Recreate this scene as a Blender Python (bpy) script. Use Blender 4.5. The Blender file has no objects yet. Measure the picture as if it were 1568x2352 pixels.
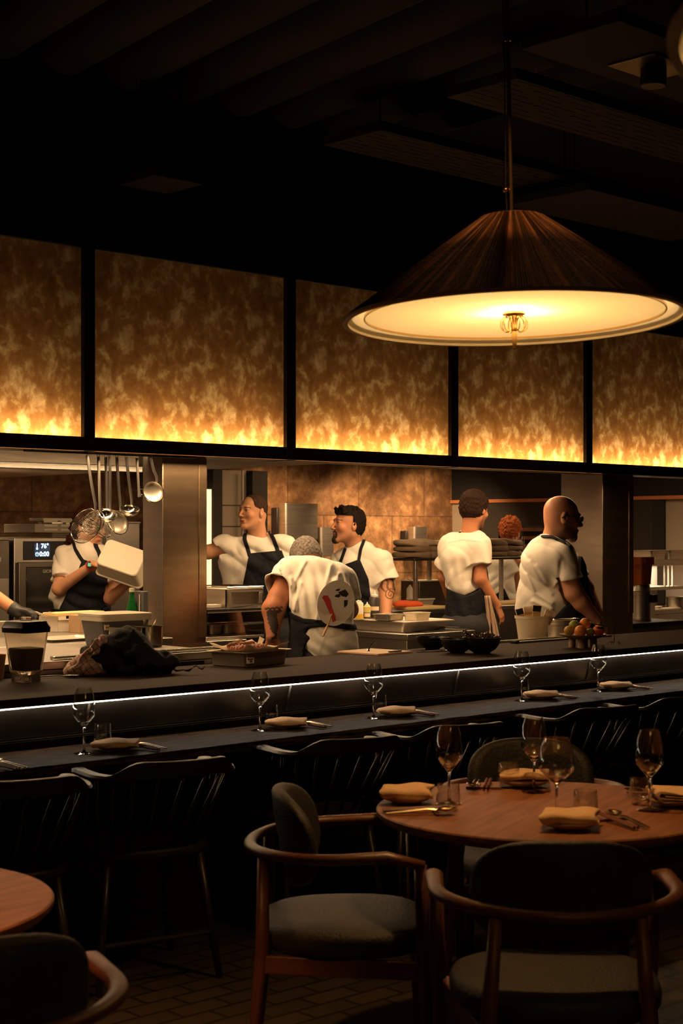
import bpy, bmesh, math, random
import numpy as np
from mathutils import Vector, Matrix, Euler, noise
R = math.radians
SC = bpy.context.scene
COL = SC.collection
random.seed(7)
# ---------------------------------------------------------------- camera
F = 3600.0                                    # focal length in pixels of the 1568x2352 frame
EYE = 1.55
TH = math.atan2(3796.0, F)                    # angle between the counter's direction (world X) and the view
CT, ST = math.cos(TH), math.sin(TH)
FWD = Vector((CT, ST, 0)); RGT = Vector((ST, -CT, 0))
VROT = TH - math.pi / 2                       # local y = away from the viewer, local x = to the right
cam = bpy.data.cameras.new('camera')
camo = bpy.data.objects.new('camera', cam); COL.objects.link(camo)
cam.sensor_fit = 'VERTICAL'; cam.sensor_height = 36; cam.sensor_width = 24
cam.lens = 36 * F / 2352; cam.shift_y = 52 / 2352
cam.clip_start = .05; cam.clip_end = 100
camo.location = (0, 0, EYE); camo.rotation_euler = (math.pi / 2, 0, VROT)
cam.dof.use_dof = True; cam.dof.focus_distance = 8.2; cam.dof.aperture_fstop = 6.5
SC.camera = camo
SC.view_settings.view_transform = 'Standard'; SC.view_settings.look = 'None'
SC.view_settings.exposure = 0.0; SC.view_settings.gamma = 1.0
SC.view_settings.use_curve_mapping = False
SC.cycles.max_bounces = 14; SC.cycles.transmission_bounces = 12; SC.cycles.transparent_max_bounces = 16
SC.cycles.sample_clamp_indirect = 6
# ---------------------------------------------------------------- world and lights
w = bpy.data.worlds.new('world'); SC.world = w; w.use_nodes = True
w.node_tree.nodes['Background'].inputs[0].default_value = (1, .62, .32, 1)
w.node_tree.nodes['Background'].inputs[1].default_value = .0022
def ray(px, py, d):
    u = (px - 784) / F; v = (1228 - py) / F
    p = (FWD + RGT * u) * d
    return Vector((p.x, p.y, EYE + v * d))
def yd(px): return ST - CT * (px - 784) / F
def xd(px): return CT + ST * (px - 784) / F
def gx(px, Y): return Y * xd(px) / yd(px)                 # X where the sight line of column px meets plane Y
def atY(px, py, Y): return ray(px, py, Y / yd(px))
def atX(px, py, X): return ray(px, py, X / xd(px))
def atz(px, py, z): return ray(px, py, (EYE - z) * F / (py - 1228))
def vl(l, d, z=0):                                        # lateral / depth / height of the view frame
    p = FWD * d + RGT * l
    return Vector((p.x, p.y, z))
def area(name, loc, rot, sx, sy, power, col, spread=180, par=None):
    l = bpy.data.lights.new(name, 'AREA'); l.shape = 'RECTANGLE'; l.size = sx; l.size_y = sy
    l.energy = power; l.color = col; l.spread = R(spread)
    o = bpy.data.objects.new(name, l); COL.objects.link(o); o.location = loc; o.rotation_euler = rot
    if par: o.parent = par
    return o
def point(name, loc, power, col, rad=.03, par=None):
    l = bpy.data.lights.new(name, 'POINT'); l.energy = power; l.color = col; l.shadow_soft_size = rad
    o = bpy.data.objects.new(name, l); COL.objects.link(o); o.location = loc
    if par: o.parent = par
    return o
def spot(name, loc, target, power, col, ang=50, blend=.6, rad=.04):
    l = bpy.data.lights.new(name, 'SPOT'); l.energy = power; l.color = col
    l.spot_size = R(ang); l.spot_blend = blend; l.shadow_soft_size = rad
    o = bpy.data.objects.new(name, l); COL.objects.link(o); o.location = loc
    o.rotation_euler = (Vector(target) - Vector(loc)).to_track_quat('-Z', 'Y').to_euler()
    return o
WARM = (1, .62, .30); AMB = (1, .52, .20); KIT = (1, .63, .32)
# kitchen: recessed lamps in the soffit (left) and ceiling (right)
for x, y, z, sx, sy, p in ((4.6, 7.6, 2.24, 1.4, .5, 20), (7.2, 7.3, 2.24, 1.6, .5, 15), (5.3, 9.9, 2.24, 1.6, .5, 15), (7.2, 9.6, 2.24, 1.6, .6, 18),
                           (9.6, 9.3, 2.66, 1.6, .8, 30), (10.9, 7.6, 2.66, 1.0, 1.0, 18)):
    area('kitchen_lamp', (x, y, z), (0, 0, 0), sx, sy, p * 1.35, KIT, 150)
for px_, z_ in ((640, 2.2), (860, 2.2), (1010, 2.2)):
    spot('wall_washer', (gx(px_, 10.6), 10.6, z_), (gx(px_, 11.2), 11.27, 1.0), 95, KIT, 120, 1., .05)
area('hood_lamp', (5.0, 10.3, 1.97), (0, 0, 0), 3.0, .2, 46, KIT, 150)
area('pass_fill', (4.6, 6.74, 1.975), (R(48), 0, 0), 1.6, .05, 8, KIT, 150)  # added fill strips behind the beam, brightening the cooks' fronts
area('pass_fill', (6.6, 6.74, 1.975), (R(48), 0, 0), 1.9, .05, 9, KIT, 150)
area('pass_fill', (8.0, 6.74, 1.975), (R(48), 0, 0), 1.0, .05, 5, KIT, 150)
area('counter_fill', (5.6, 6.46, 1.972), (R(-8), 0, 0), 6.0, .06, 66, KIT, 160)  # added strip along the bulkhead edge to brighten counter and nearest cooks
# downlights in the dining room ceiling
spot('ceiling_spot', (-.1, 2.2, 3.4), vl(-1.07, 3.4, .75), 420, (1, .44, .14), 30, .8)
spot('shade_spot', vl(.52, 4.9, 3.72), vl(.49, 4.40, 2.42), 12, (1, .45, .16), 30, 1., .02)
spot('shade_spot', vl(.62, 2.9, 3.7), vl(.50, 4.50, 2.56), 130, (1, .50, .20), 15, 1., .02)
spot('room_spot', vl(.3, 4.9, 3.6), (5.0, 5.2, 1.0), 85, KIT, 52, 1., .1)

# ---------------------------------------------------------------- materials
def lin(c): return tuple(x / 12.92 if x <= .04045 else ((x + .055) / 1.055) ** 2.4 for x in c)
def rgb(r, g, b): return lin((r / 255, g / 255, b / 255))
MATS = {}
def mat(name, col, rough=.5, metal=0., bump=0., bscale=40., var=0., vscale=8., emis=None, estr=0., trans=0., ior=1.45, aniso=None,
        col2=None, stretch=None, sheen=0., coat=0., alpha=1., vcol=False, sss=0., spec=.5):
    if name in MATS: return MATS[name]
    m = bpy.data.materials.new(name); m.use_nodes = True; MATS[name] = m
    nt = m.node_tree; N = nt.nodes; L = nt.links; b = N['Principled BSDF']
    b.inputs['Base Color'].default_value = (*col, 1); b.inputs['Roughness'].default_value = rough
    b.inputs['Metallic'].default_value = metal; b.inputs['IOR'].default_value = ior
    b.inputs['Transmission Weight'].default_value = trans; b.inputs['Coat Weight'].default_value = coat
    b.inputs['Sheen Weight'].default_value = sheen; b.inputs['Alpha'].default_value = alpha
    b.inputs['Specular IOR Level'].default_value = spec
    if sss: b.inputs['Subsurface Weight'].default_value = sss; b.inputs['Subsurface Radius'].default_value = (.02, .008, .004)
    if emis: b.inputs['Emission Color'].default_value = (*emis, 1); b.inputs['Emission Strength'].default_value = estr
    src = None
    if var or bump:
        tc = N.new('ShaderNodeTexCoord'); mp = N.new('ShaderNodeMapping'); L.new(tc.outputs['Object'], mp.inputs[0])
        if stretch: mp.inputs['Scale'].default_value = stretch
    if vcol:
        a = N.new('ShaderNodeVertexColor'); a.layer_name = 'Col'; src = a.outputs[0]
    if var:
        n = N.new('ShaderNodeTexNoise'); n.inputs['Scale'].default_value = vscale; n.inputs['Detail'].default_value = 6
        L.new(mp.outputs[0], n.inputs[0])
        cr = N.new('ShaderNodeMapRange'); cr.inputs[1].default_value = .3; cr.inputs[2].default_value = .7
        L.new(n.outputs[0], cr.inputs[0])
        mx = N.new('ShaderNodeMix'); mx.data_type = 'RGBA'
        c2 = col2 or tuple(c * (1 - var) for c in col)
        mx.inputs[6].default_value = (*col, 1); mx.inputs[7].default_value = (*c2, 1)
        if src is not None:
            mx.blend_type = 'MULTIPLY'; L.new(src, mx.inputs[6]); g = 1 - var; mx.inputs[7].default_value = (g, g, g, 1)
        L.new(cr.outputs[0], mx.inputs[0]); src = mx.outputs[2]
    if src is not None: L.new(src, b.inputs['Base Color'])
    if bump:
        n = N.new('ShaderNodeTexNoise'); n.inputs['Scale'].default_value = bscale; n.inputs['Detail'].default_value = 5
        L.new(mp.outputs[0], n.inputs[0])
        bp = N.new('ShaderNodeBump'); bp.inputs['Strength'].default_value = bump; bp.inputs['Distance'].default_value = .02
        L.new(n.outputs[0], bp.inputs['Height']); L.new(bp.outputs[0], b.inputs['Normal'])
    return m
def M(): return MATS
mat('steel', (.68, .61, .52), .44, 1., .03, 3, .25, 4, stretch=(1, 1, 14))
mat('steel_flat', (.5, .47, .43), .34, 1., .02, 6, .2, 3)
mat('steel_dark', (.22, .19, .16), .38, 1., .03, 6, .3, 4)
mat('chrome', (.8, .76, .70), .14, 1., .0)
mat('handle_steel', (.30, .28, .26), .4, 1., .0)
mat('column_steel', (.52, .38, .24), .36, 1., .05, 2.2, .3, 3, stretch=(1, 1, 6))
mat('column_steel_side', (.52, .46, .40), .38, 1., .04, 2.2, .2, 3, stretch=(1, 1, 6))
mat('black_metal', (.014, .011, .009), .45, 0., .1, 30)
mat('black_paint', (.010, .009, .008), .7, 0., .1, 20)
mat('ceiling_black', (.022, .018, .014), .9, 0., .2, 9, .3, 3)
mat('black_plastic', (.012, .011, .011), .35, 0., .05, 60)
mat('counter_stone', (.028, .013, .0055), .72, 0., .12, 260, .35, 60, spec=.12)
mat('black_wood', (.006, .005, .004), .42, 0., 1., 7, 1, 7, stretch=(1, 9, 9), spec=.16, col2=(.085, .050, .030))
mat('fascia', (.020, .017, .015), .30, 0., .15, 8, .5, 5)
mat('walnut', (.28, .115, .045), .5, 0., .12, 30, .5, 5, col2=(.15, .055, .022), stretch=(1, 9, 9), spec=.25)
mat('chair_wood', (.17, .060, .026), .40, 0., .08, 40, .4, 10, col2=(.09, .03, .014))
mat('black_chair_wood', (.028, .020, .014), .36, 0., .08, 40, .3, 10)
mat('leather', (.030, .026, .017), .55, 0., .25, 120, .3, 20)
mat('leather_seat', (.028, .021, .012), .6, 0., .25, 120, .3, 20)
mat('linen', (.74, .47, .24), .95, 0., .35, 300, .15, 60, sheen=.2)
mat('ceramic', (.50, .34, .20), .5, 0., .15, 90, .25, 25)
mat('ceramic_dark', (.50, .32, .19), .55, 0., .15, 90, .25, 25)
mat('bowl_black', (.012, .011, .010), .3, 0., .2, 60)
mat('brass', (.75, .48, .2), .25, 1.)
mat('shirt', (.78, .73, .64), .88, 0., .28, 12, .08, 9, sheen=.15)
mat('shirt_shade', (.70, .64, .55), .88, 0., .28, 12, .08, 9, sheen=.15)  # darker copy of shirt, shade put into the colour for one cook
mat('apron', (.007, .008, .013), .8, 0., .3, 30, .3, 12, spec=.3)
mat('trouser', (.012, .012, .014), .85, 0., .3, 30)
mat('shoe', (.010, .010, .010), .4, 0., .05, 60)
mat('skin', (1, 1, 1), .5, 0., .12, 180, .10, 30, vcol=True, sss=.05, spec=.3)
mat('hair', (1, 1, 1), .7, 0., .5, 160, .35, 90, vcol=True, spec=.12)
mat('white_plastic', (.72, .66, .56), .45, 0., .05, 30, .06, 9)
def glass_mat():
    m = bpy.data.materials.new('glass'); m.use_nodes = True; MATS['glass'] = m
    N = m.node_tree.nodes; L = m.node_tree.links; N.remove(N['Principled BSDF']); out = N['Material Output']
    lw = N.new('ShaderNodeLayerWeight'); pw = N.new('ShaderNodeMath'); pw.operation = 'POWER'; pw.inputs[1].default_value = 2.0
    ml = N.new('ShaderNodeMath'); ml.operation = 'MULTIPLY_ADD'; ml.inputs[1].default_value = .85; ml.inputs[2].default_value = .085
    tr = N.new('ShaderNodeBsdfTransparent'); tr.inputs[0].default_value = (.97, .97, .96, 1); gl = N.new('ShaderNodeBsdfGlossy'); gl.inputs['Roughness'].default_value = .02
    mx = N.new('ShaderNodeMixShader'); L.new(lw.outputs['Facing'], pw.inputs[0]); L.new(pw.outputs[0], ml.inputs[0]); L.new(ml.outputs[0], mx.inputs[0])
    L.new(tr.outputs[0], mx.inputs[1]); L.new(gl.outputs[0], mx.inputs[2]); L.new(mx.outputs[0], out.inputs[0])
glass_mat()
mat('solid_glass', (1, 1, 1), .0, 0., trans=1., ior=1.46)
mat('clear_plastic', (.95, .9, .8), .12, 0., .04, 20, trans=.92, ior=1.2)
mat('frosted_plastic', (.85, .78, .64), .42, 0., .05, 30, trans=.55, ior=1.2)
mat('wood_light', (.55, .34, .15), .55, 0., .1, 40, .2, 12)
mat('cutting_board', (.85, .62, .28), .6, 0., .1, 40, .1, 8)
mat('paper', (.82, .64, .44), .85, 0., .15, 40, .08, 12)
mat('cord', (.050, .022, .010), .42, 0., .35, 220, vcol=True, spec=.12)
mat('shade_lining', (.9, .82, .66), .7, 0., .02, 40)
# ---------------------------------------------------------------- mesh helpers
class MB:
    def __init__(s): s.v = []; s.f = []; s.X = Matrix.Identity(4)
    def at(s, loc=(0, 0, 0), rot=(0, 0, 0)):
        s.X = Matrix.Translation(loc) @ Euler(rot).to_matrix().to_4x4(); return s
    def add(s, vs, fs):
        o = len(s.v); s.v += [s.X @ Vector(p) for p in vs]; s.f += [[i + o for i in f] for f in fs]; return s
    def box(s, x0, x1, y0, y1, z0, z1):
        return s.add([(x0, y0, z0), (x1, y0, z0), (x1, y1, z0), (x0, y1, z0), (x0, y0, z1), (x1, y0, z1), (x1, y1, z1), (x0, y1, z1)],
                     [(0, 3, 2, 1), (4, 5, 6, 7), (0, 1, 5, 4), (1, 2, 6, 5), (2, 3, 7, 6), (3, 0, 4, 7)])
    def lathe(s, prof, n=32, c=(0, 0, 0), sx=1, sy=1):
        vs = []; fs = []; m = len(prof)
        for i in range(n):
            a = 2 * math.pi * i / n
            for r, z in prof: vs.append((c[0] + r * sx * math.cos(a), c[1] + r * sy * math.sin(a), c[2] + z))
        for i in range(n):
            j = (i + 1) % n
            for k in range(m - 1):
                fs.append((i * m + k, j * m + k, j * m + k + 1, i * m + k + 1))
        if prof[0][0] > 1e-6: fs.append([i * m for i in range(n)][::-1])
        if prof[-1][0] > 1e-6: fs.append([i * m + m - 1 for i in range(n)])
        return s.add(vs, fs)
    def ring(s, prof, n=48, c=(0, 0, 0)):                   # closed profile swept round z
        vs = []; fs = []; m = len(prof)
        for i in range(n):
            a = 2 * math.pi * i / n
            for r, z in prof: vs.append((c[0] + r * math.cos(a), c[1] + r * math.sin(a), c[2] + z))
        for i in range(n):
            j = (i + 1) % n
            for k in range(m):
                l = (k + 1) % m; fs.append((i * m + k, j * m + k, j * m + l, i * m + l))
        return s.add(vs, fs)
    def tube(s, pts, r, n=8, closed=False, flat=1., cap=True, up=(0, 0, 1)):
        pts = [Vector(p) for p in pts]; m = len(pts); rr = r if hasattr(r, '__len__') else [r] * m
        vs = []; fs = []; pv = None
        for i, p in enumerate(pts):
            a = pts[(i - 1) % m] if (closed or i > 0) else p
            b = pts[(i + 1) % m] if (closed or i < m - 1) else p
            t = (b - a).normalized()
            if pv is None:
                q = Vector(up)
                if abs(q.dot(t)) > .95: q = Vector((1, 0, 0))
                pv = (q - t * q.dot(t)).normalized()
            else:
                pv = (pv - t * pv.dot(t)); pv = pv.normalized() if pv.length > 1e-6 else t.orthogonal().normalized()
            sd = t.cross(pv)
            for k in range(n):
                an = 2 * math.pi * k / n
                vs.append(p + sd * (math.cos(an) * rr[i]) + pv * (math.sin(an) * rr[i] * flat))
        for i in range(m if closed else m - 1):
            j = (i + 1) % m
            for k in range(n):
                l = (k + 1) % n; fs.append((i * n + k, i * n + l, j * n + l, j * n + k))
        if cap and not closed:
            fs.append(list(range(n))[::-1]); fs.append([(m - 1) * n + k for k in range(n)])
        return s.add(vs, fs)
    def prism(s, out, z0, z1):
        n = len(out)
        return s.add([(x, y, z0) for x, y in out] + [(x, y, z1) for x, y in out],
                     [list(range(n))[::-1], list(range(n, 2 * n))] + [(i, (i + 1) % n, n + (i + 1) % n, n + i) for i in range(n)])
    def grid(s, fn, nu, nv, thick=0, closeu=False):
        P = [[Vector(fn(i / nu, j / nv)) for j in range(nv + 1)] for i in range(nu + 1)]
        vs = [p for r in P for p in r]; m = nv + 1
        fs = [(i * m + j, (i + 1) * m + j, (i + 1) * m + j + 1, i * m + j + 1) for i in range(nu) for j in range(nv)]
        return s.add(vs, fs)
    def ball(s, c, r, nu=16, nv=10):
        r = r if hasattr(r, '__len__') else (r, r, r)
        pr = [(math.sin(math.pi * k / nv), -math.cos(math.pi * k / nv)) for k in range(nv + 1)]
        pr[0] = (0, -1); pr[-1] = (0, 1)
        o = len(s.v); s.lathe([(a, b) for a, b in pr], nu)
        for i in range(o, len(s.v)):
            q = s.X.inverted() @ s.v[i]; s.v[i] = s.X @ Vector((c[0] + q.x * r[0], c[1] + q.y * r[1], c[2] + q.z * r[2]))
        return s
def link(name, me, m, par=None, smooth=None, bevel=0, sub=0, solid=0):
    o = bpy.data.objects.new(name, me); COL.objects.link(o)
    if m is not None: me.materials.append(MATS[m] if isinstance(m, str) else m)
    if par is not None: o.parent = par
    if solid:
        q = o.modifiers.new('s', 'SOLIDIFY'); q.thickness = solid; q.offset = 0
    if bevel:
        q = o.modifiers.new('b', 'BEVEL'); q.width = bevel; q.segments = 2; q.limit_method = 'ANGLE'; q.angle_limit = R(35)
    if sub:
        q = o.modifiers.new('u', 'SUBSURF'); q.levels = sub; q.render_levels = sub
    return o
def ob(name, mb, m, par=None, smooth=35, bevel=0, sub=0, solid=0):
    me = bpy.data.meshes.new(name); me.from_pydata([tuple(p) for p in mb.v], [], mb.f)
    bm = bmesh.new(); bm.from_mesh(me)
    bmesh.ops.remove_doubles(bm, verts=bm.verts, dist=1e-6)
    bmesh.ops.recalc_face_normals(bm, faces=bm.faces)
    bm.to_mesh(me); bm.free()
    if smooth:
        me.polygons.foreach_set('use_smooth', [True] * len(me.polygons))
        if smooth < 180: me.set_sharp_from_angle(angle=R(smooth))
    me.update()
    return link(name, me, m, par, None, bevel, sub, solid)
def tag(o, label=None, cat=None, group=None, kind=None):
    if label: o['label'] = label
    if cat: o['category'] = cat
    if group: o['group'] = group
    if kind: o['kind'] = kind
    return o
def thing(name, label, cat, loc=(0, 0, 0), rz=0, group=None, rot=None):
    o = bpy.data.objects.new(name, None); COL.objects.link(o); o.empty_display_size = .05
    o.location = loc; o.rotation_euler = rot or (0, 0, rz)
    return tag(o, label, cat, group)
def struct(name, mb, m, label, bevel=0, par=None, smooth=35):
    o = ob(name, mb, m, par, bevel=bevel, smooth=smooth)
    if par is None: tag(o, label, None, None, 'structure')
    return o
KIDS = {}
def kids(o): return [c for c in bpy.data.objects if c.parent == o]
def dup(o, loc=None, rz=None, label=None, group=None, par=None, cache={}):
    c = o.copy(); COL.objects.link(c)
    if par is not None: c.parent = par
    for k in list(o.children): dup(k, par=c)
    if loc is not None: c.location = loc
    if rz is not None: c.rotation_euler = (0, 0, rz)
    if label: c['label'] = label
    if group: c['group'] = group
    return c
def text_mb(s, size, font_w=0, ext=.0004):
    cu = bpy.data.curves.new('t', 'FONT'); cu.body = s; cu.size = size; cu.extrude = ext; cu.offset = font_w
    cu.align_x = 'CENTER'; cu.align_y = 'CENTER'; cu.resolution_u = 3
    o = bpy.data.objects.new('t', cu); COL.objects.link(o)
    me = bpy.data.meshes.new_from_object(o.evaluated_get(bpy.context.evaluated_depsgraph_get()))
    mb = MB(); vs = [v.co.copy() for v in me.vertices]; fs = [list(p.vertices) for p in me.polygons]
    bpy.data.objects.remove(o); bpy.data.curves.remove(cu); bpy.data.meshes.remove(me)
    return vs, fs

# ---------------------------------------------------------------- signed-distance modelling (bodies, clothes)
class SDF:
    def __init__(s, lo, hi, h):
        s.lo = np.array(lo, float); s.h = h
        s.n = np.ceil((np.array(hi) - s.lo) / h).astype(int) + 1
        s.ax = [s.lo[i] + h * np.arange(s.n[i]) for i in range(3)]
        s.f = np.full(tuple(s.n), .3, np.float32)
    def win(s, lo, hi):
        a = np.clip(np.floor((np.array(lo) - s.lo) / s.h).astype(int), 0, s.n)
        b = np.clip(np.ceil((np.array(hi) - s.lo) / s.h).astype(int) + 1, 0, s.n)
        return tuple(slice(int(a[i]), int(b[i])) for i in range(3))
    def co(s, w):
        return (s.ax[0][w[0]][:, None, None].astype(np.float32), s.ax[1][w[1]][None, :, None].astype(np.float32), s.ax[2][w[2]][None, None, :].astype(np.float32))
    def mix(s, w, d, k, op):
        g = s.f[w]
        if op == 'u':
            if k > 0:
                hh = np.clip(.5 + .5 * (g - d) / k, 0, 1); r = g + (d - g) * hh - k * hh * (1 - hh)
            else: r = np.minimum(g, d)
        else:
            if k > 0:
                hh = np.clip(.5 - .5 * (g + d) / k, 0, 1); r = g + (-d - g) * hh + k * hh * (1 - hh)
            else: r = np.maximum(g, -d)
        s.f[w] = r
    def cap(s, a, b, ra, rb=None, k=.02, op='u', fx=None, cut=()):
        rb = ra if rb is None else rb
        a = np.array(a, float); b = np.array(b, float); m = max(ra, rb) + k + 2 * s.h + .02
        w = s.win(np.minimum(a, b) - m, np.maximum(a, b) + m)
        X, Y, Z = s.co(w)
        if fx: X, Y, Z = fx(X, Y, Z)
        ba = b - a; L = max(float(ba @ ba), 1e-9)
        t = np.clip(((X - a[0]) * ba[0] + (Y - a[1]) * ba[1] + (Z - a[2]) * ba[2]) / L, 0, 1)
        d = np.sqrt((X - a[0] - t * ba[0]) ** 2 + (Y - a[1] - t * ba[1]) ** 2 + (Z - a[2] - t * ba[2]) ** 2) - (ra + (rb - ra) * t)
        for c, nn in cut:
            nn = np.array(nn, float); nn /= np.linalg.norm(nn)
            d = np.maximum(d, (X - c[0]) * nn[0] + (Y - c[1]) * nn[1] + (Z - c[2]) * nn[2])
        s.mix(w, d, k, op); return s
    def ell(s, c, r, k=.02, op='u', rot=None):
        c = np.array(c, float); r = np.array(r, float); m = max(r) + k + 2 * s.h + .02
        w = s.win(c - m, c + m); X, Y, Z = s.co(w); X = X - c[0]; Y = Y - c[1]; Z = Z - c[2]
        if rot is not None:
            q = np.array(Euler(rot).to_matrix().transposed())
            X, Y, Z = (q[i][0] * X + q[i][1] * Y + q[i][2] * Z for i in range(3))
        k0 = np.sqrt((X / r[0]) ** 2 + (Y / r[1]) ** 2 + (Z / r[2]) ** 2)
        k1 = np.sqrt((X / r[0] ** 2) ** 2 + (Y / r[1] ** 2) ** 2 + (Z / r[2] ** 2) ** 2) + 1e-6
        s.mix(w, np.clip(k0 * (k0 - 1) / k1, -.3, .3), k, op); return s
    def chain(s, pts, rr, k=.02, **kw):
        for i in range(len(pts) - 1): s.cap(pts[i], pts[i + 1], rr[i], rr[i + 1], k, **kw)
        return s
    def mesh(s):
        f = s.f; ins = f < 0
        nx, ny, nz = f.shape
        c = np.zeros((nx - 1, ny - 1, nz - 1), np.uint8)
        for dx in (0, 1):
            for dy in (0, 1):
                for dz in (0, 1): c += ins[dx:nx - 1 + dx, dy:ny - 1 + dy, dz:nz - 1 + dz]
        act = (c > 0) & (c < 8); idx = np.argwhere(act); n = len(idx)
        num = np.full(act.shape, -1, np.int32); num[act] = np.arange(n)
        I, J, K = idx.T; P = np.zeros((n, 3)); C = np.zeros(n)
        cor = [(a, b, d) for a in (0, 1) for b in (0, 1) for d in (0, 1)]
        val = {q: f[I + q[0], J + q[1], K + q[2]].astype(float) for q in cor}
        for q in cor:
            for axx in range(3):
                if q[axx] == 0:
                    p = list(q); p[axx] = 1; p = tuple(p); a = val[q]; b = val[p]; mk = (a < 0) != (b < 0)
                    t = np.where(mk, a / np.where(mk, a - b, 1), 0)
                    e = np.array(q, float)[None, :].repeat(n, 0); e[:, axx] = t
                    P += e * mk[:, None]; C += mk
        P = (P / C[:, None] + idx) * s.h + s.lo
        quads = []
        for axx, (u, v) in ((0, (1, 2)), (1, (2, 0)), (2, (0, 1))):
            sl0 = [slice(None)] * 3; sl1 = [slice(None)] * 3; sl0[axx] = slice(0, -1); sl1[axx] = slice(1, None)
            a = ins[tuple(sl0)]; b = ins[tuple(sl1)]; e = np.argwhere(a != b)
            e = e[(e[:, u] > 0) & (e[:, v] > 0) & (e[:, u] < f.shape[u] - 1) & (e[:, v] < f.shape[v] - 1)]
            flip = a[tuple(e.T)]
            q = []
            for du, dv in ((-1, -1), (0, -1), (0, 0), (-1, 0)):
                g = e.copy(); g[:, u] += du; g[:, v] += dv; q.append(num[tuple(g.T)])
            q = np.stack(q, 1); q[~flip] = q[~flip][:, ::-1]; quads.append(q)
        return P, np.concatenate(quads)
def sdf_obj(name, s, m, par, colfn=None, relax=1):
    P, Q = s.mesh()
    me = bpy.data.meshes.new(name)
    me.vertices.add(len(P)); me.vertices.foreach_set('co', P.astype(np.float32).ravel())
    me.loops.add(len(Q) * 4); me.loops.foreach_set('vertex_index', Q.astype(np.int32).ravel())
    me.polygons.add(len(Q)); me.polygons.foreach_set('loop_start', np.arange(0, len(Q) * 4, 4, dtype=np.int32))
    me.polygons.foreach_set('use_smooth', np.ones(len(Q), bool))
    me.update(calc_edges=True); me.validate()
    if colfn is not None:
        c = np.ones((len(P), 4), np.float32); c[:, :3] = colfn(P)
        a = me.color_attributes.new('Col', 'FLOAT_COLOR', 'POINT'); a.data.foreach_set('color', c.ravel())
    return link(name, me, m, par)
def fold(X, Y, Z, sc=1., seed=0.):
    """soft cloth folds: warped sine noise, range about -1..1"""
    a = np.sin(X * 21 * sc + 2.1 * np.sin(Z * 9 * sc + seed) + seed * 1.7) * np.cos(Z * 13 * sc + 2.4 * np.sin(X * 12 * sc + Y * 10 * sc + seed))
    b = 1 - 2.2 * np.abs(np.sin((X * .8 + Z) * 19 * sc + 1.8 * np.sin(Y * 13 * sc - Z * 9 * sc + seed * 2)))
    c = 1 - 2.2 * np.abs(np.sin((X - Z * .5) * 26 * sc + 1.6 * np.sin(Z * 17 * sc + Y * 9 * sc + seed * 3)))
    return a * .7 + .8 * b + .5 * c * np.clip(a + .4, 0, 1)
# ================================================================ the setting
def stone_mat(name, c1, c2, c3, sc=1.6):
    m = bpy.data.materials.new(name); m.use_nodes = True; MATS[name] = m
    N = m.node_tree.nodes; L = m.node_tree.links; b = N['Principled BSDF']; b.inputs['Roughness'].default_value = .62
    tc = N.new('ShaderNodeTexCoord'); mp = N.new('ShaderNodeMapping'); mp.inputs['Rotation'].default_value = (R(90), 0, 0)
    L.new(tc.outputs['Object'], mp.inputs[0])
    br = N.new('ShaderNodeTexBrick'); br.offset = .5; br.inputs['Scale'].default_value = 1; br.inputs['Mortar Size'].default_value = .006
    br.inputs['Brick Width'].default_value = .95; br.inputs['Row Height'].default_value = .58
    br.inputs['Color1'].default_value = (.75, .75, .75, 1); br.inputs['Color2'].default_value = (1.1, 1.1, 1.1, 1); br.inputs['Mortar'].default_value = (.45, .45, .45, 1)
    L.new(mp.outputs[0], br.inputs[0])
    n1 = N.new('ShaderNodeTexNoise'); n1.inputs['Scale'].default_value = sc; n1.inputs['Detail'].default_value = 10; n1.inputs['Roughness'].default_value = .68
    n2 = N.new('ShaderNodeTexNoise'); n2.inputs['Scale'].default_value = sc * 6; n2.inputs['Detail'].default_value = 8; n2.inputs['Roughness'].default_value = .7
    for n in (n1, n2): L.new(tc.outputs['Object'], n.inputs[0])
    ad = N.new('ShaderNodeMath'); ad.operation = 'ADD'; L.new(n1.outputs[0], ad.inputs[0]); L.new(n2.outputs[0], ad.inputs[1])
    cr = N.new('ShaderNodeValToRGB'); e = cr.color_ramp; e.elements[0].position = .36; e.elements[0].color = (*c1, 1); e.elements[1].position = .64; e.elements[1].color = (*c3, 1)
    q = e.elements.new(.5); q.color = (*c2, 1)
    hf = N.new('ShaderNodeMath'); hf.operation = 'MULTIPLY'; hf.inputs[1].default_value = .5; L.new(ad.outputs[0], hf.inputs[0]); L.new(hf.outputs[0], cr.inputs[0])
    mx = N.new('ShaderNodeMix'); mx.data_type = 'RGBA'; mx.blend_type = 'MULTIPLY'; mx.inputs[0].default_value = 1
    L.new(cr.outputs[0], mx.inputs[6]); L.new(br.outputs[0], mx.inputs[7]); L.new(mx.outputs[2], b.inputs[0])
    bp = N.new('ShaderNodeBump'); bp.inputs['Strength'].default_value = .25; bp.inputs['Distance'].default_value = .02
    L.new(n2.outputs[0], bp.inputs['Height']); L.new(bp.outputs[0], b.inputs['Normal'])
    return m
stone_mat('wall_stone', (.10, .048, .020), (.27, .135, .058), (.62, .36, .17))
mat('wall_dark', (.030, .023, .016), .8, 0., .1, 12, .2, 3)
mat('wall_beige', (.34, .27, .20), .8, 0., .05, 20, .08, 3)
mat('soffit', (.42, .37, .30), .75, 0., .05, 20, .1, 3)
mat('orange_trim', (.55, .20, .07), .5)
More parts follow.
